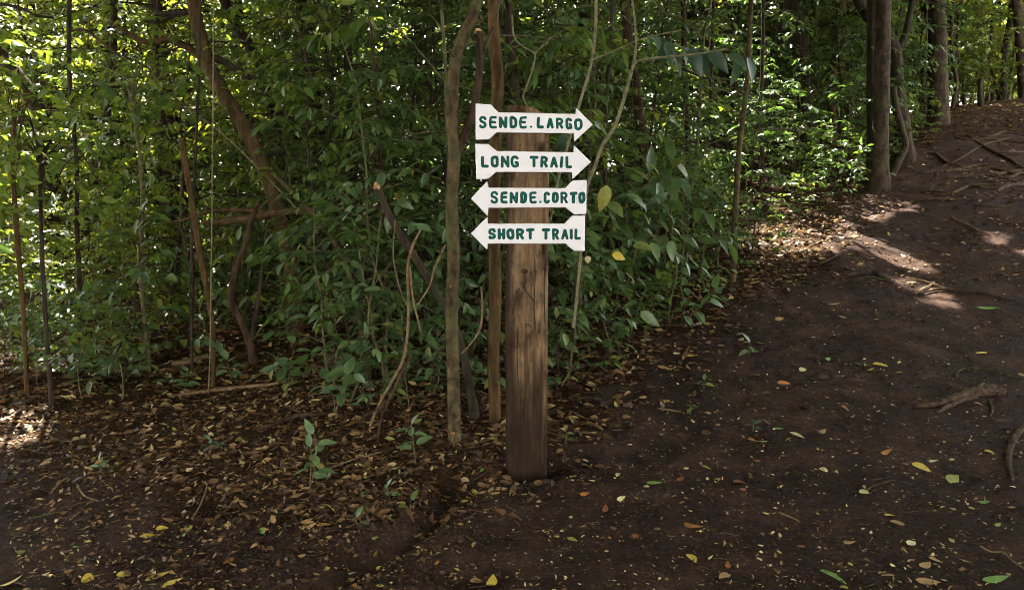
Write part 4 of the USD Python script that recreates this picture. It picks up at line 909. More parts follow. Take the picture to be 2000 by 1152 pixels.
# knots stand a little proud of the face; drying cracks are dark slivers set into it
def knot(px, py, rx, rz):
    c = pix(px, py, 3.781)
    m3 = trimesh.creation.icosphere(2, 1.0); v = np.array(m3.vertices)
    v = v * np.array([rx, 0.004, rz]); v += c; v[:, 1] += (meshkit.fbm(v * 60, 2, 3) - 0.5) * 0.004
    obj('knot', (v, np.array(m3.faces)), M['bark_red'], post, True, PO)
knot(1024, 530, 0.018, 0.013); knot(1030, 737, 0.008, 0.022)
for pts in ([(1058, 695), (1059, 720), (1057, 750), (1060, 790)], [(1060, 850), (1059, 880), (1061, 905)], [(1000, 615), (1008, 580), (1016, 560)], [(1020, 555), (1032, 575), (1046, 592)], [(1007, 800), (1006, 850), (1008, 900)], [(1044, 500), (1045, 540), (1043, 600), (1046, 650)], [(1064, 500), (1063, 580), (1065, 640)], [(1012, 640), (1010, 700), (1013, 760)], [(1050, 800), (1049, 860), (1051, 930)], [(1022, 830), (1021, 890), (1023, 940)], [(1034, 420), (1033, 410), (1034, 405)], [(1016, 280), (1015, 300), (1017, 335)], [(1052, 276), (1053, 300), (1051, 330)], [(1026, 640), (1030, 632), (1038, 640)]):
    Pc = smooth_line([pix(x, y, 3.7815) for x, y in pts], 10)
    obj('drying_crack', tube(Pc, np.concatenate([[0.0005], np.full(8, 0.0027), [0.0005]]), 5, 0.3, 1), M['bark_dark'], post, True, PO)

def zoomed(ox, oy):
    return lambda x, y: (ox + x * 0.15, oy + y * 0.15)
ZA, ZB = zoomed(900, 180), zoomed(900, 340)
SIGNS = [
    ('right-pointing white arrow board reading SENDE.LARGO', ZA, [(195, 150), (395, 165), (490, 265), (1495, 285), (1500, 205), (1718, 425), (1480, 645), (1472, 540), (465, 525), (370, 615), (195, 620)],
     [('S', 240, 335, 315, 475), ('E', 368, 470, 315, 475), ('N', 498, 605, 322, 472), ('D', 635, 735, 322, 474), ('E', 762, 860, 318, 474), ('.', 895, 930, 432, 470), ('L', 988, 1082, 325, 474), ('A', 1115, 1212, 330, 476), ('R', 1240, 1335, 335, 482), ('G', 1360, 1452, 335, 488), ('O', 1475, 1585, 342, 500)]),
    ('right-pointing white arrow board reading LONG TRAIL', ZA, [(188, 675), (355, 678), (470, 768), (1468, 785), (1475, 695), (1695, 910), (1452, 1135), (1448, 1045), (460, 1040), (355, 1130), (203, 1135)],
     [('L', 265, 366, 830, 985), ('O', 392, 495, 828, 982), ('N', 525, 632, 832, 985), ('G', 650, 755, 828, 984), ('T', 895, 1010, 832, 984), ('R', 1035, 1135, 832, 986), ('A', 1165, 1265, 836, 988), ('I', 1295, 1330, 838, 985), ('L', 1362, 1450, 836, 992)]),
    ('left-pointing white arrow board reading SENDE.CORTO', ZB, [(132, 322), (345, 90), (362, 180), (1360, 185), (1460, 82), (1640, 80), (1632, 520), (1480, 528), (1365, 435), (360, 440), (350, 550)],
     [('S', 390, 485, 225, 385), ('E', 515, 610, 228, 385), ('N', 638, 745, 232, 385), ('D', 770, 865, 232, 382), ('E', 892, 988, 230, 382), ('.', 1022, 1055, 346, 384), ('C', 1080, 1162, 232, 382), ('O', 1185, 1275, 232, 382), ('R', 1297, 1393, 232, 384), ('T', 1415, 1520, 234, 382), ('O', 1530, 1622, 232, 382)]),
    ('left-pointing white arrow board reading SHORT TRAIL', ZB, [(130, 775), (348, 555), (350, 645), (1350, 645), (1450, 540), (1618, 540), (1615, 1000), (1475, 1000), (1365, 905), (350, 905), (345, 985)],
     [('S', 358, 455, 705, 852), ('H', 480, 575, 708, 852), ('O', 597, 700, 708, 854), ('R', 722, 825, 708, 852), ('T', 850, 960, 706, 854), ('T', 1055, 1165, 708, 852), ('R', 1187, 1280, 708, 856), ('A', 1308, 1405, 710, 852), ('I', 1426, 1454, 712, 850), ('L', 1480, 1565, 712, 852)]),
]
STROKES = {
    'S': [[(1, .82), (.85, .97), (.5, 1), (.15, .95), (0, .8), (.06, .62), (.3, .55), (.7, .47), (.96, .36), (1, .18), (.85, .04), (.5, 0), (.12, .03), (0, .14)]],
    'E': [[(1, 1), (.3, 1), (.05, .9), (0, .5), (.05, .1), (.3, 0), (1, 0)], [(0, .52), (.85, .52)]],
    'N': [[(0, 0), (0, 1), (1, 0), (1, 1)]], 'D': [[(.05, 0), (.05, 1), (.55, 1), (.9, .85), (1, .5), (.9, .15), (.55, 0), (.05, 0)]],
    '.': [[(.4, .5), (.6, .5)]], 'L': [[(0, 1), (0, .1), (.1, 0), (1, 0)]], 'A': [[(0, 0), (.42, .95), (.58, .95), (1, 0)], [(.2, .33), (.8, .33)]],
    'R': [[(0, 0), (0, 1), (.6, 1), (.92, .88), (.95, .65), (.7, .48), (0, .45)], [(.5, .46), (1, 0)]],
    'G': [[(.98, .86), (.75, .98), (.4, 1), (.1, .88), (0, .55), (.08, .15), (.4, 0), (.8, .03)], [(1, .06), (1, .4), (.74, .4)]],
    'O': [[(.5, 1), (.15, .93), (0, .7), (0, .3), (.15, .07), (.5, 0), (.85, .07), (1, .3), (1, .7), (.85, .93), (.5, 1)]],
    'T': [[(0, 1), (1, 1)], [(.5, 1), (.5, 0)]], 'I': [[(.5, 0), (.5, 1)]], 'H': [[(0, 0), (0, 1)], [(1, 0), (1, 1)], [(0, .48), (1, .48)]],
    'C': [[(1, .88), (.75, 1), (.35, 1), (.06, .85), (0, .5), (.06, .15), (.35, 0), (.75, 0), (1, .1)]],
}

def slab(poly, y_front, y_back, inset):
    """A board from an outline in x and z, its front edge eased."""
    def ring(r): return np.array(r.coords)[:-1]
    poly = shapely.geometry.polygon.orient(poly)
    front = poly.buffer(-inset, join_style=2)
    def capped(pg):
        pts, ends = [], []
        for r in [pg.exterior, *pg.interiors]:
            q = ring(r); pts.append(q); ends.append(sum(map(len, pts)))
        pts = np.vstack(pts)
        return pts, earcut.triangulate_float64(pts, np.array(ends, np.uint32)).reshape(-1, 3).astype(int), ends
    parts = []
    p1, t1, e1 = capped(poly)
    n = len(p1)
    body = np.vstack([np.column_stack([p1[:, 0], np.full(n, y_front + inset), p1[:, 1]]), np.column_stack([p1[:, 0], np.full(n, y_back), p1[:, 1]])])
    faces = [t1 + n]
    s = 0
    for e in e1:
        i = np.arange(s, e); j = np.roll(i, -1)
        faces += [np.stack([i, j, j + n], 1), np.stack([i, j + n, i + n], 1)]; s = e
    parts.append((body, np.vstack(faces)))
    # eased edge: each outline vertex slid in along its mitre
    s, inner = 0, p1.copy()
    for e in e1:
        q = p1[s:e]; d1 = q - np.roll(q, 1, 0); d2 = np.roll(q, -1, 0) - q
        n1 = np.column_stack([-d1[:, 1], d1[:, 0]]); n2 = np.column_stack([-d2[:, 1], d2[:, 0]])
        n1 /= np.linalg.norm(n1, axis=1, keepdims=True) + 1e-12; n2 /= np.linalg.norm(n2, axis=1, keepdims=True) + 1e-12
        b = n1 + n2; b /= np.maximum((b * b).sum(1, keepdims=True) / 2, 0.5)
        inner[s:e] = q + b * inset; s = e
    fv = np.vstack([np.column_stack([p1[:, 0], np.full(n, y_front + inset), p1[:, 1]]), np.column_stack([inner[:, 0], np.full(n, y_front), inner[:, 1]])])
    faces = [t1[:, ::-1] + n]; s = 0
    for e in e1:
        i = np.arange(s, e); j = np.roll(i, -1)
        faces += [np.stack([i, i + n, j + n], 1), np.stack([i, j + n, j], 1)]; s = e
    parts.append((fv, np.vstack(faces)))
    return join(parts)

srng = np.random.default_rng(8)
for si, (lab, Z, outline, letters) in enumerate(SIGNS):
    ys = YS + 0.0007 * si
    pts = [pix(*Z(*p), ys)[[0, 2]] for p in outline]
    # hand-sawn outline: short straight runs, a little wavy
    dense = []
    for a_, b_ in zip(pts, pts[1:] + pts[:1]):
        m = max(2, int(np.linalg.norm(b_ - a_) / 0.022))
        nrm = np.array([-(b_ - a_)[1], (b_ - a_)[0]]) / np.linalg.norm(b_ - a_)
        ph = srng.uniform(0, 100)
        for u in np.arange(m) / m:
            w = 0 if u == 0 else (meshkit.noise(np.array([[u * m * 0.35 + ph, 0.5, 0.5]]), 2)[0] - 0.5) * 0.0035 + srng.normal(0, 0.0003)
            dense.append(a_ + (b_ - a_) * u + nrm * w)
    pg = Polygon(dense).buffer(-0.002).buffer(0.002, quad_segs=3)
    bd = obj('arrow_board', slab(pg, ys, 3.7815, 0.0022), M['white_paint'], post, 25, PO)
    bd.SetCustomDataByKey('label', lab)
    hw = 0.0073
    for ch, x0, x1, y0, y1 in letters:
        A, B = pix(*Z(x0, y1), ys)[[0, 2]], pix(*Z(x1, y0), ys)[[0, 2]]
        h_ = hw * srng.uniform(0.92, 1.08) * (0.88 if ch in 'ARGSE' else 1.0) if ch != '.' else 0.0052
        A2, B2 = A + h_ * 0.95, B - h_ * 0.95
        if ch in 'I.': A2[0] = min(A2[0], (A[0] + B[0]) / 2); B2[0] = max(B2[0], (A[0] + B[0]) / 2)
        lines = []
        for st in STROKES[ch]:
            q = np.array(st) * (B2 - A2) + A2 + srng.normal(0, 0.0007, (len(st), 2))
            if len(q) > 2 and ch in 'SDGOCE':
                q3 = smooth_line(np.column_stack([q, 0 * q[:, 0]]), len(q) * 3)[:, :2]; q = q3
            lines.append(LineString(q).buffer(h_, quad_segs=4))
        g = shapely.unary_union(lines).simplify(0.0003).buffer(0)
        gs = [g] if g.geom_type == 'Polygon' else list(g.geoms)
        obj('letter', [slab(x, ys - 0.0016, ys + 0.0008, 0.0007) for x in gs], M['green_paint'], bd, 30, PO)

# ------------------------------------------------------------------ foreground seedlings and sprigs, leaf by leaf
def sprig(name, label, cat, base, tips, leaf, m_='leaf_near', width=0.45, stem_r=0.003, seed=0, hang=0.0, stem='stem_green', per=5, group=None):
    """A small plant with every leaf of its own; tips are the ends of its shoots, from the base."""
    r_ = np.random.default_rng(seed)
    t = thing(name, label, cat, base, group)
    base = np.asarray(base, float)
    for tip in tips:
        tip = np.asarray(tip, float)
        mid = (base + tip) / 2 + r_.normal(0, 0.03, 3) * np.linalg.norm(tip - base)
        line = smooth_line([base, mid, tip], 9)
        obj('stem', tube(line, np.linspace(stem_r, stem_r * 0.45, 9), 6, cap=True), M[stem], t, True, base)
        n = per
        ln = np.linalg.norm(tip - base)
        for k in range(n):
            u = 1 - 0.62 * (k / max(n - 1, 1)) if n > 1 else 1.0
            u = min(u, 0.995)
            i = min(int(u * 8), 7); p = line[i] + (line[i + 1] - line[i]) * (u * 8 - i)
            a_ = k * 2.4 + seed + r_.normal(0, 0.3)
            d = np.array([math.cos(a_), math.sin(a_), 0.15 - hang + r_.normal(0, 0.18)])
            if k == 0: d = (line[-1] - line[-3]) / np.linalg.norm(line[-1] - line[-3]) * 0.7 + d * 0.6
            L = leaf * r_.uniform(0.7, 1.15)
            nn = np.array([0, -0.25, 1.0]) + r_.normal(0, 0.25, 3)
            pet = p + d / np.linalg.norm(d) * L * 0.14
            lv = leaf_batch(pet[None], d[None], nn[None], L, L * width, LEAF_NEAR)
            st = tube(np.array([p, pet]), stem_r * 0.35, 4, cap=False)
            obj('leaf', join([lv, st]), M[m_], t, True, base)
    return t

def seedling(label, px, py, h, leaf, n_shoots=1, spread_=0.05, seed=0, **kw):
    b = on_ground(px, py); r_ = np.random.default_rng(seed + 100)
    tips = [b + np.array([r_.normal(0, spread_), r_.normal(0, spread_), h * (1 - 0.22 * k)]) for k in range(n_shoots)]
    return sprig('seedling', label, 'seedling', b, tips, leaf, seed=seed, **kw)

seedling('bright seedling with upright pointed leaves at the foot of the forked tree', 812, 912, 0.22, 0.085, 1, 0.02, 1, per=7, width=0.42)
seedling('tall seedling with large pale green leaves over the litter left of the forked tree', 655, 815, 0.34, 0.13, 3, 0.10, 2, per=6, width=0.5)
seedling('two-tiered seedling in the brown litter below the dry vine', 604, 962, 0.30, 0.095, 2, 0.05, 3, per=5)
seedling('leafy seedling with broad leaves in front of the leaning brown trunk', 560, 775, 0.36, 0.12, 3, 0.10, 4, per=5, width=0.52)
seedling('long-leaved sapling with drooping leaves right of the leaning brown trunk', 655, 745, 0.50, 0.16, 3, 0.14, 5, per=6, width=0.4)
seedling('fresh green shoot with long raised leaves against the forked tree', 838, 770, 0.36, 0.13, 2, 0.08, 6, per=5, width=0.36)
seedling('dark broad-leaved sapling with hanging leaves behind the post at the right', 1228, 668, 0.42, 0.17, 3, 0.14, 7, per=5, m_='leaf_near', hang=0.5)
seedling('leafy sapling on the bank edge right of the signpost', 1330, 635, 0.40, 0.15, 3, 0.12, 8, per=5, hang=0.35)
seedling('small seedling with splayed leaves at the edge of the trail', 1462, 695, 0.08, 0.085, 1, 0.02, 9, per=5)
seedling('tiny three-leaved seedling on the trail right of the post', 1348, 808, 0.07, 0.05, 1, 0.01, 10, per=5, m_='leaf_mid')
seedling('dark two-leaved seedling in the middle of the trail', 1471, 838, 0.05, 0.06, 1, 0.01, 11, per=4, m_='leaf_blue')
seedling('tiny seedling by the dark soil edge below the forked tree', 762, 980, 0.07, 0.05, 1, 0.01, 12, per=4)
seedling('single upright green shoot on the dark soil', 799, 1008, 0.05, 0.05, 1, 0.005, 13, per=2, m_='leaf_mid')
seedling('bright two-leaved sprout on the dark soil at the lower left', 699, 1035, 0.03, 0.06, 1, 0.01, 14, per=3, m_='leaf_near')
seedling('small pale seedling on the left soil', 197, 920, 0.05, 0.06, 1, 0.01, 15, per=4)
seedling('seedling with greyish leaves in the litter below the long stick', 415, 880, 0.06, 0.07, 1, 0.01, 16, per=5, m_='leaf_blue')
seedling('low seedling close right of the post foot', 1105, 870, 0.07, 0.05, 1, 0.01, 17, per=4, m_='leaf_mid')
seedling('leafy seedling between the forked trunk and the tan trunk', 925, 760, 0.30, 0.11, 2, 0.06, 18, per=5)
seedling('spreading seedling on the litter under the dry vine', 715, 790, 0.25, 0.12, 2, 0.12, 19, per=6)
seedling('low seedling beneath the bank shrubs', 1400, 600, 0.14, 0.11, 2, 0.08, 20, per=5)
seedling('seedling with narrow leaves left of the forked shrub stem', 452, 745, 0.22, 0.13, 2, 0.1, 21, per=5, width=0.5)
seedling('broad-leaved seedling beside the pale rotting log', 360, 760, 0.14, 0.12, 2, 0.08, 22, per=5)
seedling('long-leaved low plant under the thin dark trunk', 150, 745, 0.2, 0.17, 3, 0.1, 23, per=5, width=0.36)
seedling('low plant between the thin mossy stem and the thin dark trunk', 225, 740, 0.2, 0.16, 3, 0.1, 24, per=5, width=0.4)
seedling('trail-edge seedling below the sunlit patch', 1690, 715, 0.03, 0.05, 1, 0.01, 25, per=3, m_='leaf_mid')
seedling('seedling at the mid-left of the trail edge', 1375, 755, 0.05, 0.06, 1, 0.01, 26, per=4)

# branches reaching in from above with large separate leaves
def spray(label, pts, Y, leaf, n, m_, seed, width=0.45, hang=0.6, r=0.003, stem='stem_green'):
    r_ = np.random.default_rng(seed)
    line = line_px(pts, 14, Y); o = line[0]
    t = thing('leafy_branch', label, 'branch', o)
    obj('stem', tube(line, np.linspace(r, r * 0.5, 14), 6), M[stem], t, True, o)
    for k in range(n):
        u = 0.15 + 0.85 * k / max(n - 1, 1); i = min(int(u * 13), 12); p = line[i] + (line[i + 1] - line[i]) * (u * 13 - i)
        ax = line[min(i + 2, 13)] - line[max(i - 1, 0)]; ax /= np.linalg.norm(ax)
        s = np.cross(ax, [0, 0, 1.0]); s /= np.linalg.norm(s)
        d = ax * 0.5 + s * (0.8 if k % 2 else -0.8) + np.array([0, 0, -hang]) + r_.normal(0, 0.42, 3)
        L = leaf * r_.uniform(0.75, 1.15)
        obj('leaf', leaf_batch(p[None], d[None], (np.array([0, -0.5, 1.0]) + r_.normal(0, 0.3, 3))[None], L, L * width, LEAF_NEAR), M[m_], t, True, o)
spray('bluish leaf spray hanging from the looping vine above the bank', [(1262, 100), (1310, 92), (1360, 96), (1410, 104), (1460, 112)], 5.2, 0.20, 10, 'leaf_blue', 31, hang=0.7)
spray('leafy branch with drooping bluish leaves right of the top sign', [(1250, 60), (1290, 74), (1330, 96)], 5.0, 0.15, 6, 'leaf_blue', 32, hang=1.0)
spray('leafy branch beside the short trail sign at the right', [(1090, 470), (1180, 400), (1260, 365), (1330, 345)], 5.4, 0.17, 13, 'leaf_near', 33, hang=0.35)
spray('leafy branch below the signs at the right', [(1080, 540), (1150, 505), (1230, 480), (1310, 470)], 5.3, 0.16, 12, 'leaf_near', 34, hang=0.35)
spray('leafy branch over the broken dark red trunk', [(880, 470), (800, 430), (740, 410), (680, 400)], 5.0, 0.13, 14, 'leaf_near', 35, hang=0.3)
spray('leafy branch low beside the broken dark red trunk', [(850, 610), (790, 580), (720, 560), (670, 560)], 4.9, 0.12, 14, 'leaf_near', 36, hang=0.3)
spray('leafy branch left of the long trail sign', [(860, 350), (800, 330), (740, 340), (690, 360)], 5.2, 0.12, 12, 'leaf_dark', 37, hang=0.4)
spray('dark leafy branch across the upper left wood', [(150, 150), (200, 165), (250, 190), (270, 220)], 6.0, 0.15, 9, 'leaf_dark', 38, hang=0.6)
spray('dark leafy branch below the lone yellow leaf at the upper left', [(380, 150), (330, 165), (280, 175), (240, 165)], 6.0, 0.14, 9, 'leaf_dark', 39, hang=0.6)
spray('green leafy branch left of the forked tree top', [(760, 20), (710, 35), (660, 60), (610, 70)], 5.6, 0.14, 12, 'leaf_mid', 40, hang=0.4)
spray('leafy branch above the forked tree at the left', [(870, 150), (810, 130), (750, 140), (700, 165)], 5.5, 0.13, 11, 'leaf_dark', 41, hang=0.4)
spray('leafy branch with long leaves above the top sign', [(1110, 70), (1080, 90), (1050, 130), (1040, 150)], 5.5, 0.14, 7, 'leaf_dark', 42, hang=0.6)

def single_leaf(name, label, P, d, n, L, W, m_, cat='leaf', group=None, curl=1.0, thing_group=None):
    p = obj(name, leaf_batch(np.asarray(P)[None], np.asarray(d, float)[None], np.asarray(n, float)[None], L, W, LEAF_NEAR, curl), M[m_], None, True)
    return tag(p, label, cat, group)
single_leaf('hanging_leaf', 'large ragged yellow-green leaf just right of the sende.corto sign', pix(1186, 362, 4.9), (-0.25, -0.1, -1), (0.1, -1, 0.3), 0.17, 0.085, 'fallen_olive')
single_leaf('hanging_leaf', 'bright yellow leaf caught in the shrubs right of the short trail sign', pix(1196, 497, 4.8), (1, -0.2, -0.25), (0.1, -0.9, 0.6), 0.085, 0.06, 'fallen_yellow')
single_leaf('hanging_leaf', 'small pale round leaf beside the short trail sign', pix(1148, 500, 4.8), (0.05, -0.2, -1), (0, -1, 0.3), 0.045, 0.04, 'fallen_pale')
single_leaf('hanging_leaf', 'large dull green leaf hanging between the two top signs', pix(1100, 262, 4.6), (-0.05, 0, -1), (0.2, -1, 0.1), 0.10, 0.07, 'leaf_blue')
single_leaf('hanging_leaf', 'lone bright yellow backlit leaf at the upper left', pix(336, 130, 6.2), (0.1, 0, -1), (0.1, -1, 0.2), 0.06, 0.05, 'leaf_light')

# ------------------------------------------------------------------ fallen leaves one can pick out
frng = np.random.default_rng(21)
def fallen(label, px, py, L, W, m_, ang=None, group=None, curl=None, tilt=0.25):
    p = on_ground(px, py)
    a_ = frng.uniform(0, 6.28) if ang is None else ang
    d = np.array([math.cos(a_), math.sin(a_), frng.normal(0.03, 0.06)])
    n = np.array([frng.normal(0, tilt), frng.normal(-0.15, tilt), 1.0])
    P = p + np.array([0, 0, 0.008]) - d * L * 0.5
    return single_leaf('fallen_leaf', label, P, d, n, L, W, m_, 'fallen leaf', group, frng.uniform(-0.9, 1.2) if curl is None else curl)

for lab, px, py, L, W, m_, a_ in [
    ('large rust-orange curled leaf on the foreground trail', 1356, 1030, 0.095, 0.04, 'orange', -1.0),
    ('orange-yellow leaf at the bottom edge below the post', 961, 1138, 0.055, 0.035, 'yellow', 1.4),
    ('bright yellow leaf standing on the foreground trail', 1352, 1090, 0.055, 0.035, 'yellow', -1.3),
    ('large dull yellow leaf at the right of the trail', 1800, 915, 0.085, 0.045, 'yellow', -0.9),
    ('folded yellow-green leaf right of the large dull yellow one', 1862, 935, 0.07, 0.05, 'olive', 0.5),
    ('ivory leaf lying against the large dull yellow one', 1822, 902, 0.05, 0.028, 'ivory', -0.9),
    ('pale cream oval leaf in the lower right foreground', 1781, 1056, 0.05, 0.028, 'pale', 0.6),
    ('brown oval leaf left of the lower right pair', 1808, 1102, 0.05, 0.032, 'tan', 0.5),
    ('tan oval leaf right of the lower right pair', 1828, 1092, 0.05, 0.025, 'tan', -1.0),
    ('green torn leaf at the lower right corner', 1945, 1132, 0.09, 0.035, 'fresh', 0.1),
    ('long green leaf at the bottom of the trail', 1628, 1128, 0.10, 0.026, 'fresh', -0.9),
    ('pink-tan leaf at the bottom edge at the right', 1812, 1142, 0.07, 0.025, 'tan', -0.3),
    ('bright yellow small leaf at the far right of the foreground', 1934, 887, 0.05, 0.02, 'yellow', -0.5),
    ('pale green pointed leaf right of the post foot', 1278, 952, 0.07, 0.035, 'fresh', -0.6),
    ('orange leaf with dark spots lower right of the post foot', 1142, 970, 0.04, 0.03, 'orange', 0.1),
    ('pale green narrow leaf in the middle of the trail', 1557, 852, 0.08, 0.025, 'pale', -0.9),
    ('green narrow leaf left of the pale narrow one', 1520, 835, 0.06, 0.018, 'fresh', 0.1),
    ('tan folded leaf in the middle of the trail', 1606, 845, 0.06, 0.03, 'tan', 0.7),
    ('pale yellow triangular leaf in the middle foreground', 1609, 920, 0.045, 0.03, 'pale', -1.0),
    ('rusty leaf at the right of the trail middle', 1730, 892, 0.06, 0.025, 'orange', 0.4),
    ('orange crumpled leaf left of the trail seedling', 1470, 858, 0.05, 0.03, 'orange', -0.6),
    ('dark red crumpled leaf on the foreground trail', 1445, 948, 0.06, 0.035, 'rust', 0.2),
    ('bright yellow-green leaf on the right trail', 1688, 965, 0.05, 0.03, 'pale', -1.2),
    ('orange small leaf above the long tan one at the right', 1740, 1000, 0.05, 0.03, 'yellow', 0.3),
    ('long tan leaf in the right foreground', 1760, 1018, 0.075, 0.022, 'tan', -0.5),
    ('green leaf on the right foreground soil', 1922, 979, 0.045, 0.02, 'fresh', 0.0),
    ('curled brown leaf on the litter edge left of the post', 700, 992, 0.08, 0.03, 'orange', -0.1),
    ('orange curled leaf near the lower left litter edge', 632, 1032, 0.06, 0.03, 'orange', -0.2),
    ('tan leaf pair on the lower left litter', 604, 1035, 0.055, 0.03, 'tan', 0.3),
    ('rust leaf standing on the lower left soil', 449, 1095, 0.055, 0.035, 'orange', 1.2),
    ('long yellow leaf at the bottom left', 308, 1128, 0.08, 0.025, 'yellow', 0.8),
    ('long pale leaf at the bottom left corner', 332, 1142, 0.08, 0.03, 'yellow', 0.5),
    ('yellow-green leaf at the lower left', 243, 1125, 0.045, 0.03, 'yellow', 0.4),
    ('round yellow leaf at the lower left bottom', 172, 1131, 0.04, 0.04, 'yellow', 0.0),
    ('yellow leaf at the bottom left corner of the soil', 22, 1143, 0.07, 0.025, 'yellow', 0.9),
    ('bright yellow-green leaf on the left litter', 317, 1030, 0.045, 0.025, 'yellow', 0.4),
    ('yellow leaf on the left litter above the hooked stalk', 288, 1046, 0.055, 0.025, 'yellow', 0.5),
    ('pale green leaf on the lower left litter', 513, 1040, 0.055, 0.03, 'fresh', -1.2),
    ('pale ivory leaf below the long pale stick', 310, 900, 0.075, 0.025, 'ivory', 0.6),
    ('pale green leaf standing in the litter below the leaning trunk', 648, 835, 0.065, 0.03, 'pale', 1.1),
    ('tan fragment on the dark soil left of the post', 733, 932, 0.05, 0.025, 'tan', 0.1),
    ('two-piece tan leaf on the dark soil', 825, 1046, 0.06, 0.02, 'tan', 0.4),
    ('yellow leaf in the litter at the trail edge right of the post', 1352, 700, 0.08, 0.03, 'yellow', 0.1),
    ('orange leaf in the litter at the trail edge', 1310, 722, 0.07, 0.025, 'orange', 0.2),
    ('pale leaf on the trail edge left of the orange one', 1322, 692, 0.05, 0.04, 'pale', 0.4),
    ('yellow leaf beneath the lower trail edge plants', 1352, 712, 0.06, 0.025, 'olive', -0.2),
    ('bright yellow leaf on the middle right trail', 1630, 598, 0.09, 0.04, 'pale', -0.3),
    ('yellow-green leaf right of the sunlit patch', 1930, 602, 0.14, 0.035, 'fresh', -0.5),
    ('pale long leaf at the right trail edge', 1925, 685, 0.13, 0.028, 'yellow', 0.1),
    ('yellow curved leaf on the middle trail', 1720, 712, 0.09, 0.035, 'yellow', -0.4),
    ('bright green-yellow leaf on the middle trail', 1700, 720, 0.06, 0.035, 'yellow', 1.4),
    ('small green leaf on the middle trail', 1618, 700, 0.05, 0.035, 'fresh', 1.0),
    ('orange flat leaf on the middle trail', 1532, 752, 0.08, 0.03, 'orange', -0.1),
    ('pale crumpled leaf by the middle trail', 1568, 722, 0.05, 0.035, 'pale', 0.2),
    ('tan leaf standing against the post foot', 913, 895, 0.0 + 0.06, 0.025, 'tan', 1.3),
]:
    fallen(lab, px, py, L * 1.2, W * 1.2, 'fallen_' + m_, a_)

def crop(px, py):
    if px < 560: return 'lower left soil' if py > 1000 else ('left soil under the thin dark trunk' if px < 260 else 'litter below the long pale stick')
    if px < 985: return 'dark soil step left of the post foot' if py > 960 else 'leaf litter left of the forked tree foot'
    if py > 1020: return 'soil before the post' if px < 1250 else ('foreground by the large rust leaf' if px < 1520 else ('foreground soil below the large yellow leaves' if px < 1780 else 'lower right corner of the trail'))
    if px < 1250: return 'soil just right of the post foot' if py > 840 else 'littered edge close right of the post'
    if py > 850: return 'trail left of the pale narrow leaf' if px < 1520 else ('trail around the large yellow leaves' if px < 1850 else 'soil beside the bare curved root')
    if py > 700: return 'trail by the small seedlings' if px < 1520 else ('middle of the trail' if px < 1760 else 'soil around the gnarled root')
    return 'bank edge by the splayed seedling' if px < 1560 else 'trail just below the sunlit patch'
tones = ['yellow', 'tan', 'tan', 'tan', 'orange', 'pale', 'olive', 'olive', 'rust', 'rust', 'fresh', 'tan']
word = {'yellow': 'yellow', 'pale': 'pale cream', 'tan': 'tan brown', 'orange': 'orange brown', 'ivory': 'ivory white', 'olive': 'olive yellow', 'rust': 'rust red', 'fresh': 'fresh green'}
for k in range(215):
    if k < 120: px, py = frng.uniform(1080, 2000), 600 + 552 * frng.uniform(0, 1) ** 0.8
    elif k < 190: px, py = frng.uniform(0, 980), frng.uniform(800, 1150)
    else: px, py = frng.uniform(620, 1300), frng.uniform(960, 1150)
    if 975 < px < 1085 and py < 960: continue
    c = tones[int(frng.integers(0, len(tones)))]
    L = 0.016 + 0.045 * frng.uniform(0, 1) ** 2
    fallen(f'small {word[c]} fallen leaf lying on the {crop(px, py)}', px, py, L, L * frng.uniform(0.22, 0.55), 'fallen_' + c, None, f'small {word[c]} leaves scattered on the {crop(px, py)}')

# ------------------------------------------------------------------ litter nobody could count
def litter(name, label, n, L0, L1, m_, region, seed, template=LEAF_MID, width=(0.28, 0.58), tilt=0.5, lift=0.01, prefer=None):
    r_ = np.random.default_rng(seed)
    x, y = region(r_, n)
    keep = prefer(x, y, r_) if prefer else np.ones(len(x), bool)
    keep &= np.hypot(x - POST_XY[0], y - POST_XY[1]) > 0.13
    x, y = x[keep], y[keep]; n = len(x)
    z = height(x, y)
    L = r_.uniform(L0, L1, n); W = L * r_.uniform(*width, n)
    a_ = r_.uniform(0, 6.28, n)
    D = np.column_stack([np.cos(a_), np.sin(a_), r_.normal(0.02, 0.22, n)])
    N = np.column_stack([r_.normal(0, tilt, n), r_.normal(0, tilt, n), np.ones(n)])
    P = np.column_stack([x, y, z + 0.005 + lift * r_.uniform(0, 1, n)]) - D * (L * 0.5)[:, None]
    tag(obj(name, leaf_batch(P, D, N, L, W, template, r_.uniform(-1.2, 1.6, n)), M[m_], None, True), label, 'leaf litter', None, 'stuff')

def wedge(y0, y1, p0, p1, pw=1.0):
    def f(r_, n):
        y = y0 + (y1 - y0) * r_.uniform(0, 1, n) ** pw
        return (r_.uniform(p0, p1, n) - 1000) / F * y, y
    return f
off = lambda lo: (lambda x, y, r_: r_.uniform(0, 1, len(x)) > lo + (1 - lo) * trail_weight(x, y, 0.5) * 0.97)
litter('leaf_litter', 'brown and tan dead leaves covering the floor left of the post', 15000, 0.018, 0.078, 'litter', wedge(3.2, 6.2, -40, 1010), 1, width=(0.16, 0.5), tilt=0.65, prefer=lambda x, y, r_: r_.uniform(0, 1, len(x)) > 0.28 + 0.72 * trail_weight(x, y, 0.55) + 0.22 * sstep(-1.2, -2.6, x) + 0.9 * (meshkit.fbm(np.stack([x * 1.7, y * 1.7, 0 * x], -1), 3, 81) - 0.5))
litter('leaf_litter', 'dark dead leaves under the shrubs behind and right of the post', 11000, 0.03, 0.09, 'litter', wedge(4.2, 9.0, 960, 1700), 2, prefer=off(0.05))
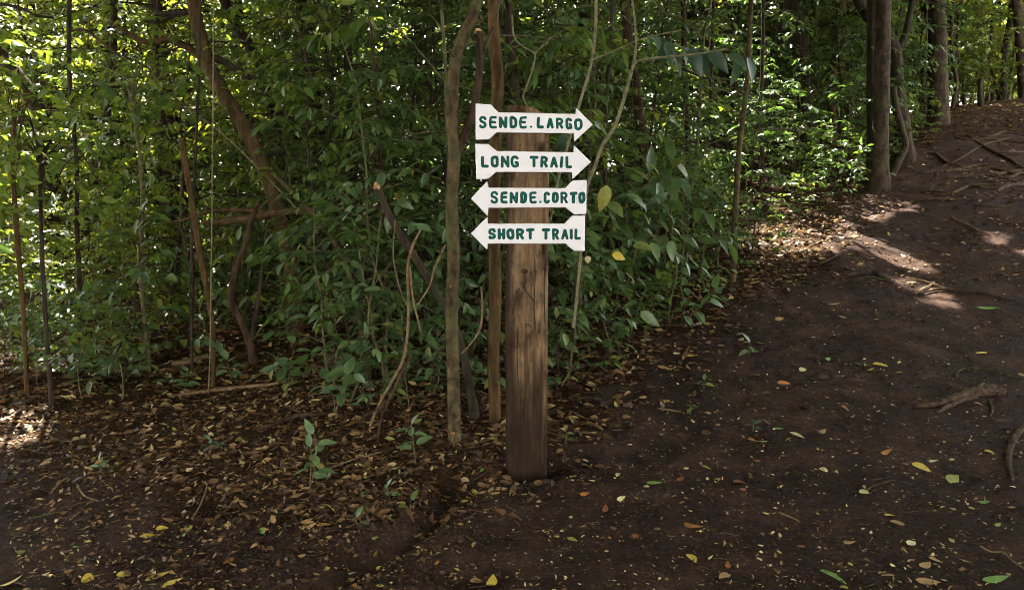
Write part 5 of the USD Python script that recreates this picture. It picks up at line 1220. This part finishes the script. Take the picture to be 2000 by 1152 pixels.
litter('leaf_litter', 'dead leaves on the floor deep under the left wood', 6000, 0.05, 0.12, 'litter', wedge(5.8, 10.0, -60, 1000), 3, LEAF_FAR, prefer=off(0.05))
litter('leaf_litter', 'dead leaves along the upper trail and bank', 9000, 0.03, 0.09, 'litter', wedge(7.0, 15.0, 1350, 2060), 4, LEAF_FAR, prefer=lambda x, y, r_: r_.uniform(0, 1, len(x)) > 0.62 * trail_weight(x, y, 0.5))
litter('leaf_crumbs', 'tiny pale leaf crumbs speckling the trail', 6500, 0.006, 0.022, 'crumb', wedge(2.3, 7.5, -40, 2040, 1.4), 5, LEAF_FAR, (0.25, 0.7), lift=0.004)
litter('leaf_crumbs', 'broken leaf bits on the left soil', 5000, 0.010, 0.045, 'litter', wedge(2.4, 5.2, -40, 900), 6, LEAF_FAR, (0.25, 0.6), lift=0.006)
litter('leaf_crumbs', 'small leaf bits scattered over the trail right of the post', 1500, 0.012, 0.035, 'crumb', wedge(2.4, 8.0, 1000, 2040), 7, LEAF_MID, (0.25, 0.55), lift=0.006)

def clods(name, label, n, region, m_, seed, r0=0.002, r1=0.010, prefer=None):
    """Crumbs of earth: rough little lumps half sunk in the soil."""
    r_ = np.random.default_rng(seed)
    x, y = region(r_, n)
    keep = prefer(x, y, r_) if prefer else np.ones(n, bool)
    keep &= meshkit.fbm(np.stack([x * 1.6, y * 1.6, 0 * x], -1), 3, seed) > r_.uniform(0.25, 0.7, n)
    x, y = x[keep], y[keep]; n = len(x)
    oct_ = np.array([(1, 0, 0), (0, 1, 0), (-1, 0, 0), (0, -1, 0), (0, 0, 1), (0, 0, -0.6)], float)
    fc = np.array([(0, 1, 4), (1, 2, 4), (2, 3, 4), (3, 0, 4), (1, 0, 5), (2, 1, 5), (3, 2, 5), (0, 3, 5)])
    rad = r0 + (r1 - r0) * r_.uniform(0, 1, n) ** 3
    V = oct_[None] * rad[:, None, None] * r_.uniform(0.5, 1.5, (n, 6, 1)) + r_.normal(0, 0.3, (n, 6, 3)) * rad[:, None, None]
    V += np.column_stack([x, y, height(x, y) + 0.001])[:, None]
    tag(obj(name, (V.reshape(-1, 3), (fc[None] + 6 * np.arange(n)[:, None, None]).reshape(-1, 3)), M[m_], None, False), label, 'soil crumbs', None, 'stuff')
clods('soil_crumbs', 'crumbs of dark earth on the trail', 30000, wedge(2.3, 7.0, -40, 2040, 1.6), 'trail', 71)
ring = lambda r_, n: (lambda a_, q_: (POST_XY[0] + q_ * np.cos(a_), POST_XY[1] + q_ * np.sin(a_)))(r_.uniform(0, 6.28, n), 0.12 + 0.28 * r_.uniform(0, 1, n) ** 1.4)
clods('soil_crumbs', 'crumbs of dug earth heaped round the post foot', 2600, ring, 'trail', 73, 0.003, 0.014)
litter('leaf_litter', 'brown leaves gathered round the post foot', 120, 0.025, 0.07, 'litter', ring, 74)
clods('soil_crumbs', 'loose clods of earth along the soil step before the post', 5000, wedge(2.5, 4.2, 250, 1000), 'trail', 72, 0.004, 0.018)

def twigs(name, label, n, region, m_, seed, L0=0.05, L1=0.22, r0=0.0012, r1=0.003, prefer=None):
    r_ = np.random.default_rng(seed)
    x, y = region(r_, n)
    keep = prefer(x, y, r_) if prefer else np.ones(n, bool)
    parts = []
    for a_, b_ in zip(x[keep], y[keep]):
        if abs(a_ - POST_XY[0]) < 0.2 and abs(b_ - POST_XY[1]) < 0.2: continue
        L = r_.uniform(L0, L1); an = r_.uniform(0, 6.28)
        pts = np.array([[a_ + math.cos(an) * L * u + r_.normal(0, 0.05 * L), b_ + math.sin(an) * L * u + r_.normal(0, 0.05 * L), 0] for u in (-0.5, -0.15, 0.2, 0.5)])
        pts[:, 2] = height(pts[:, 0], pts[:, 1]) + r_.uniform(0.001, 0.012)
        rad = r_.uniform(r0, r1)
        parts.append(tube(pts, [rad, rad, rad * 0.8, rad * 0.5], 4, cap=False))
    tag(obj(name, join(parts), M[m_], None, True), label, 'twigs', None, 'stuff')
twigs('twig_litter', 'fine twigs strewn over the left litter', 900, wedge(2.6, 6.5, -20, 1000), 'bark_tan', 51, 0.03, 0.13, 0.0009, 0.0022)
twigs('twig_litter', 'dark fine twigs strewn under the shrubs', 450, wedge(4.5, 9.0, 1000, 1700), 'bark_red', 52, prefer=off(0.1))
twigs('rootlet_litter', 'hair-thin rootlets and straw strewn over the trail', 900, wedge(2.4, 8.0, 700, 2040), 'dry_twig', 53, 0.012, 0.06, 0.0006, 0.0013)
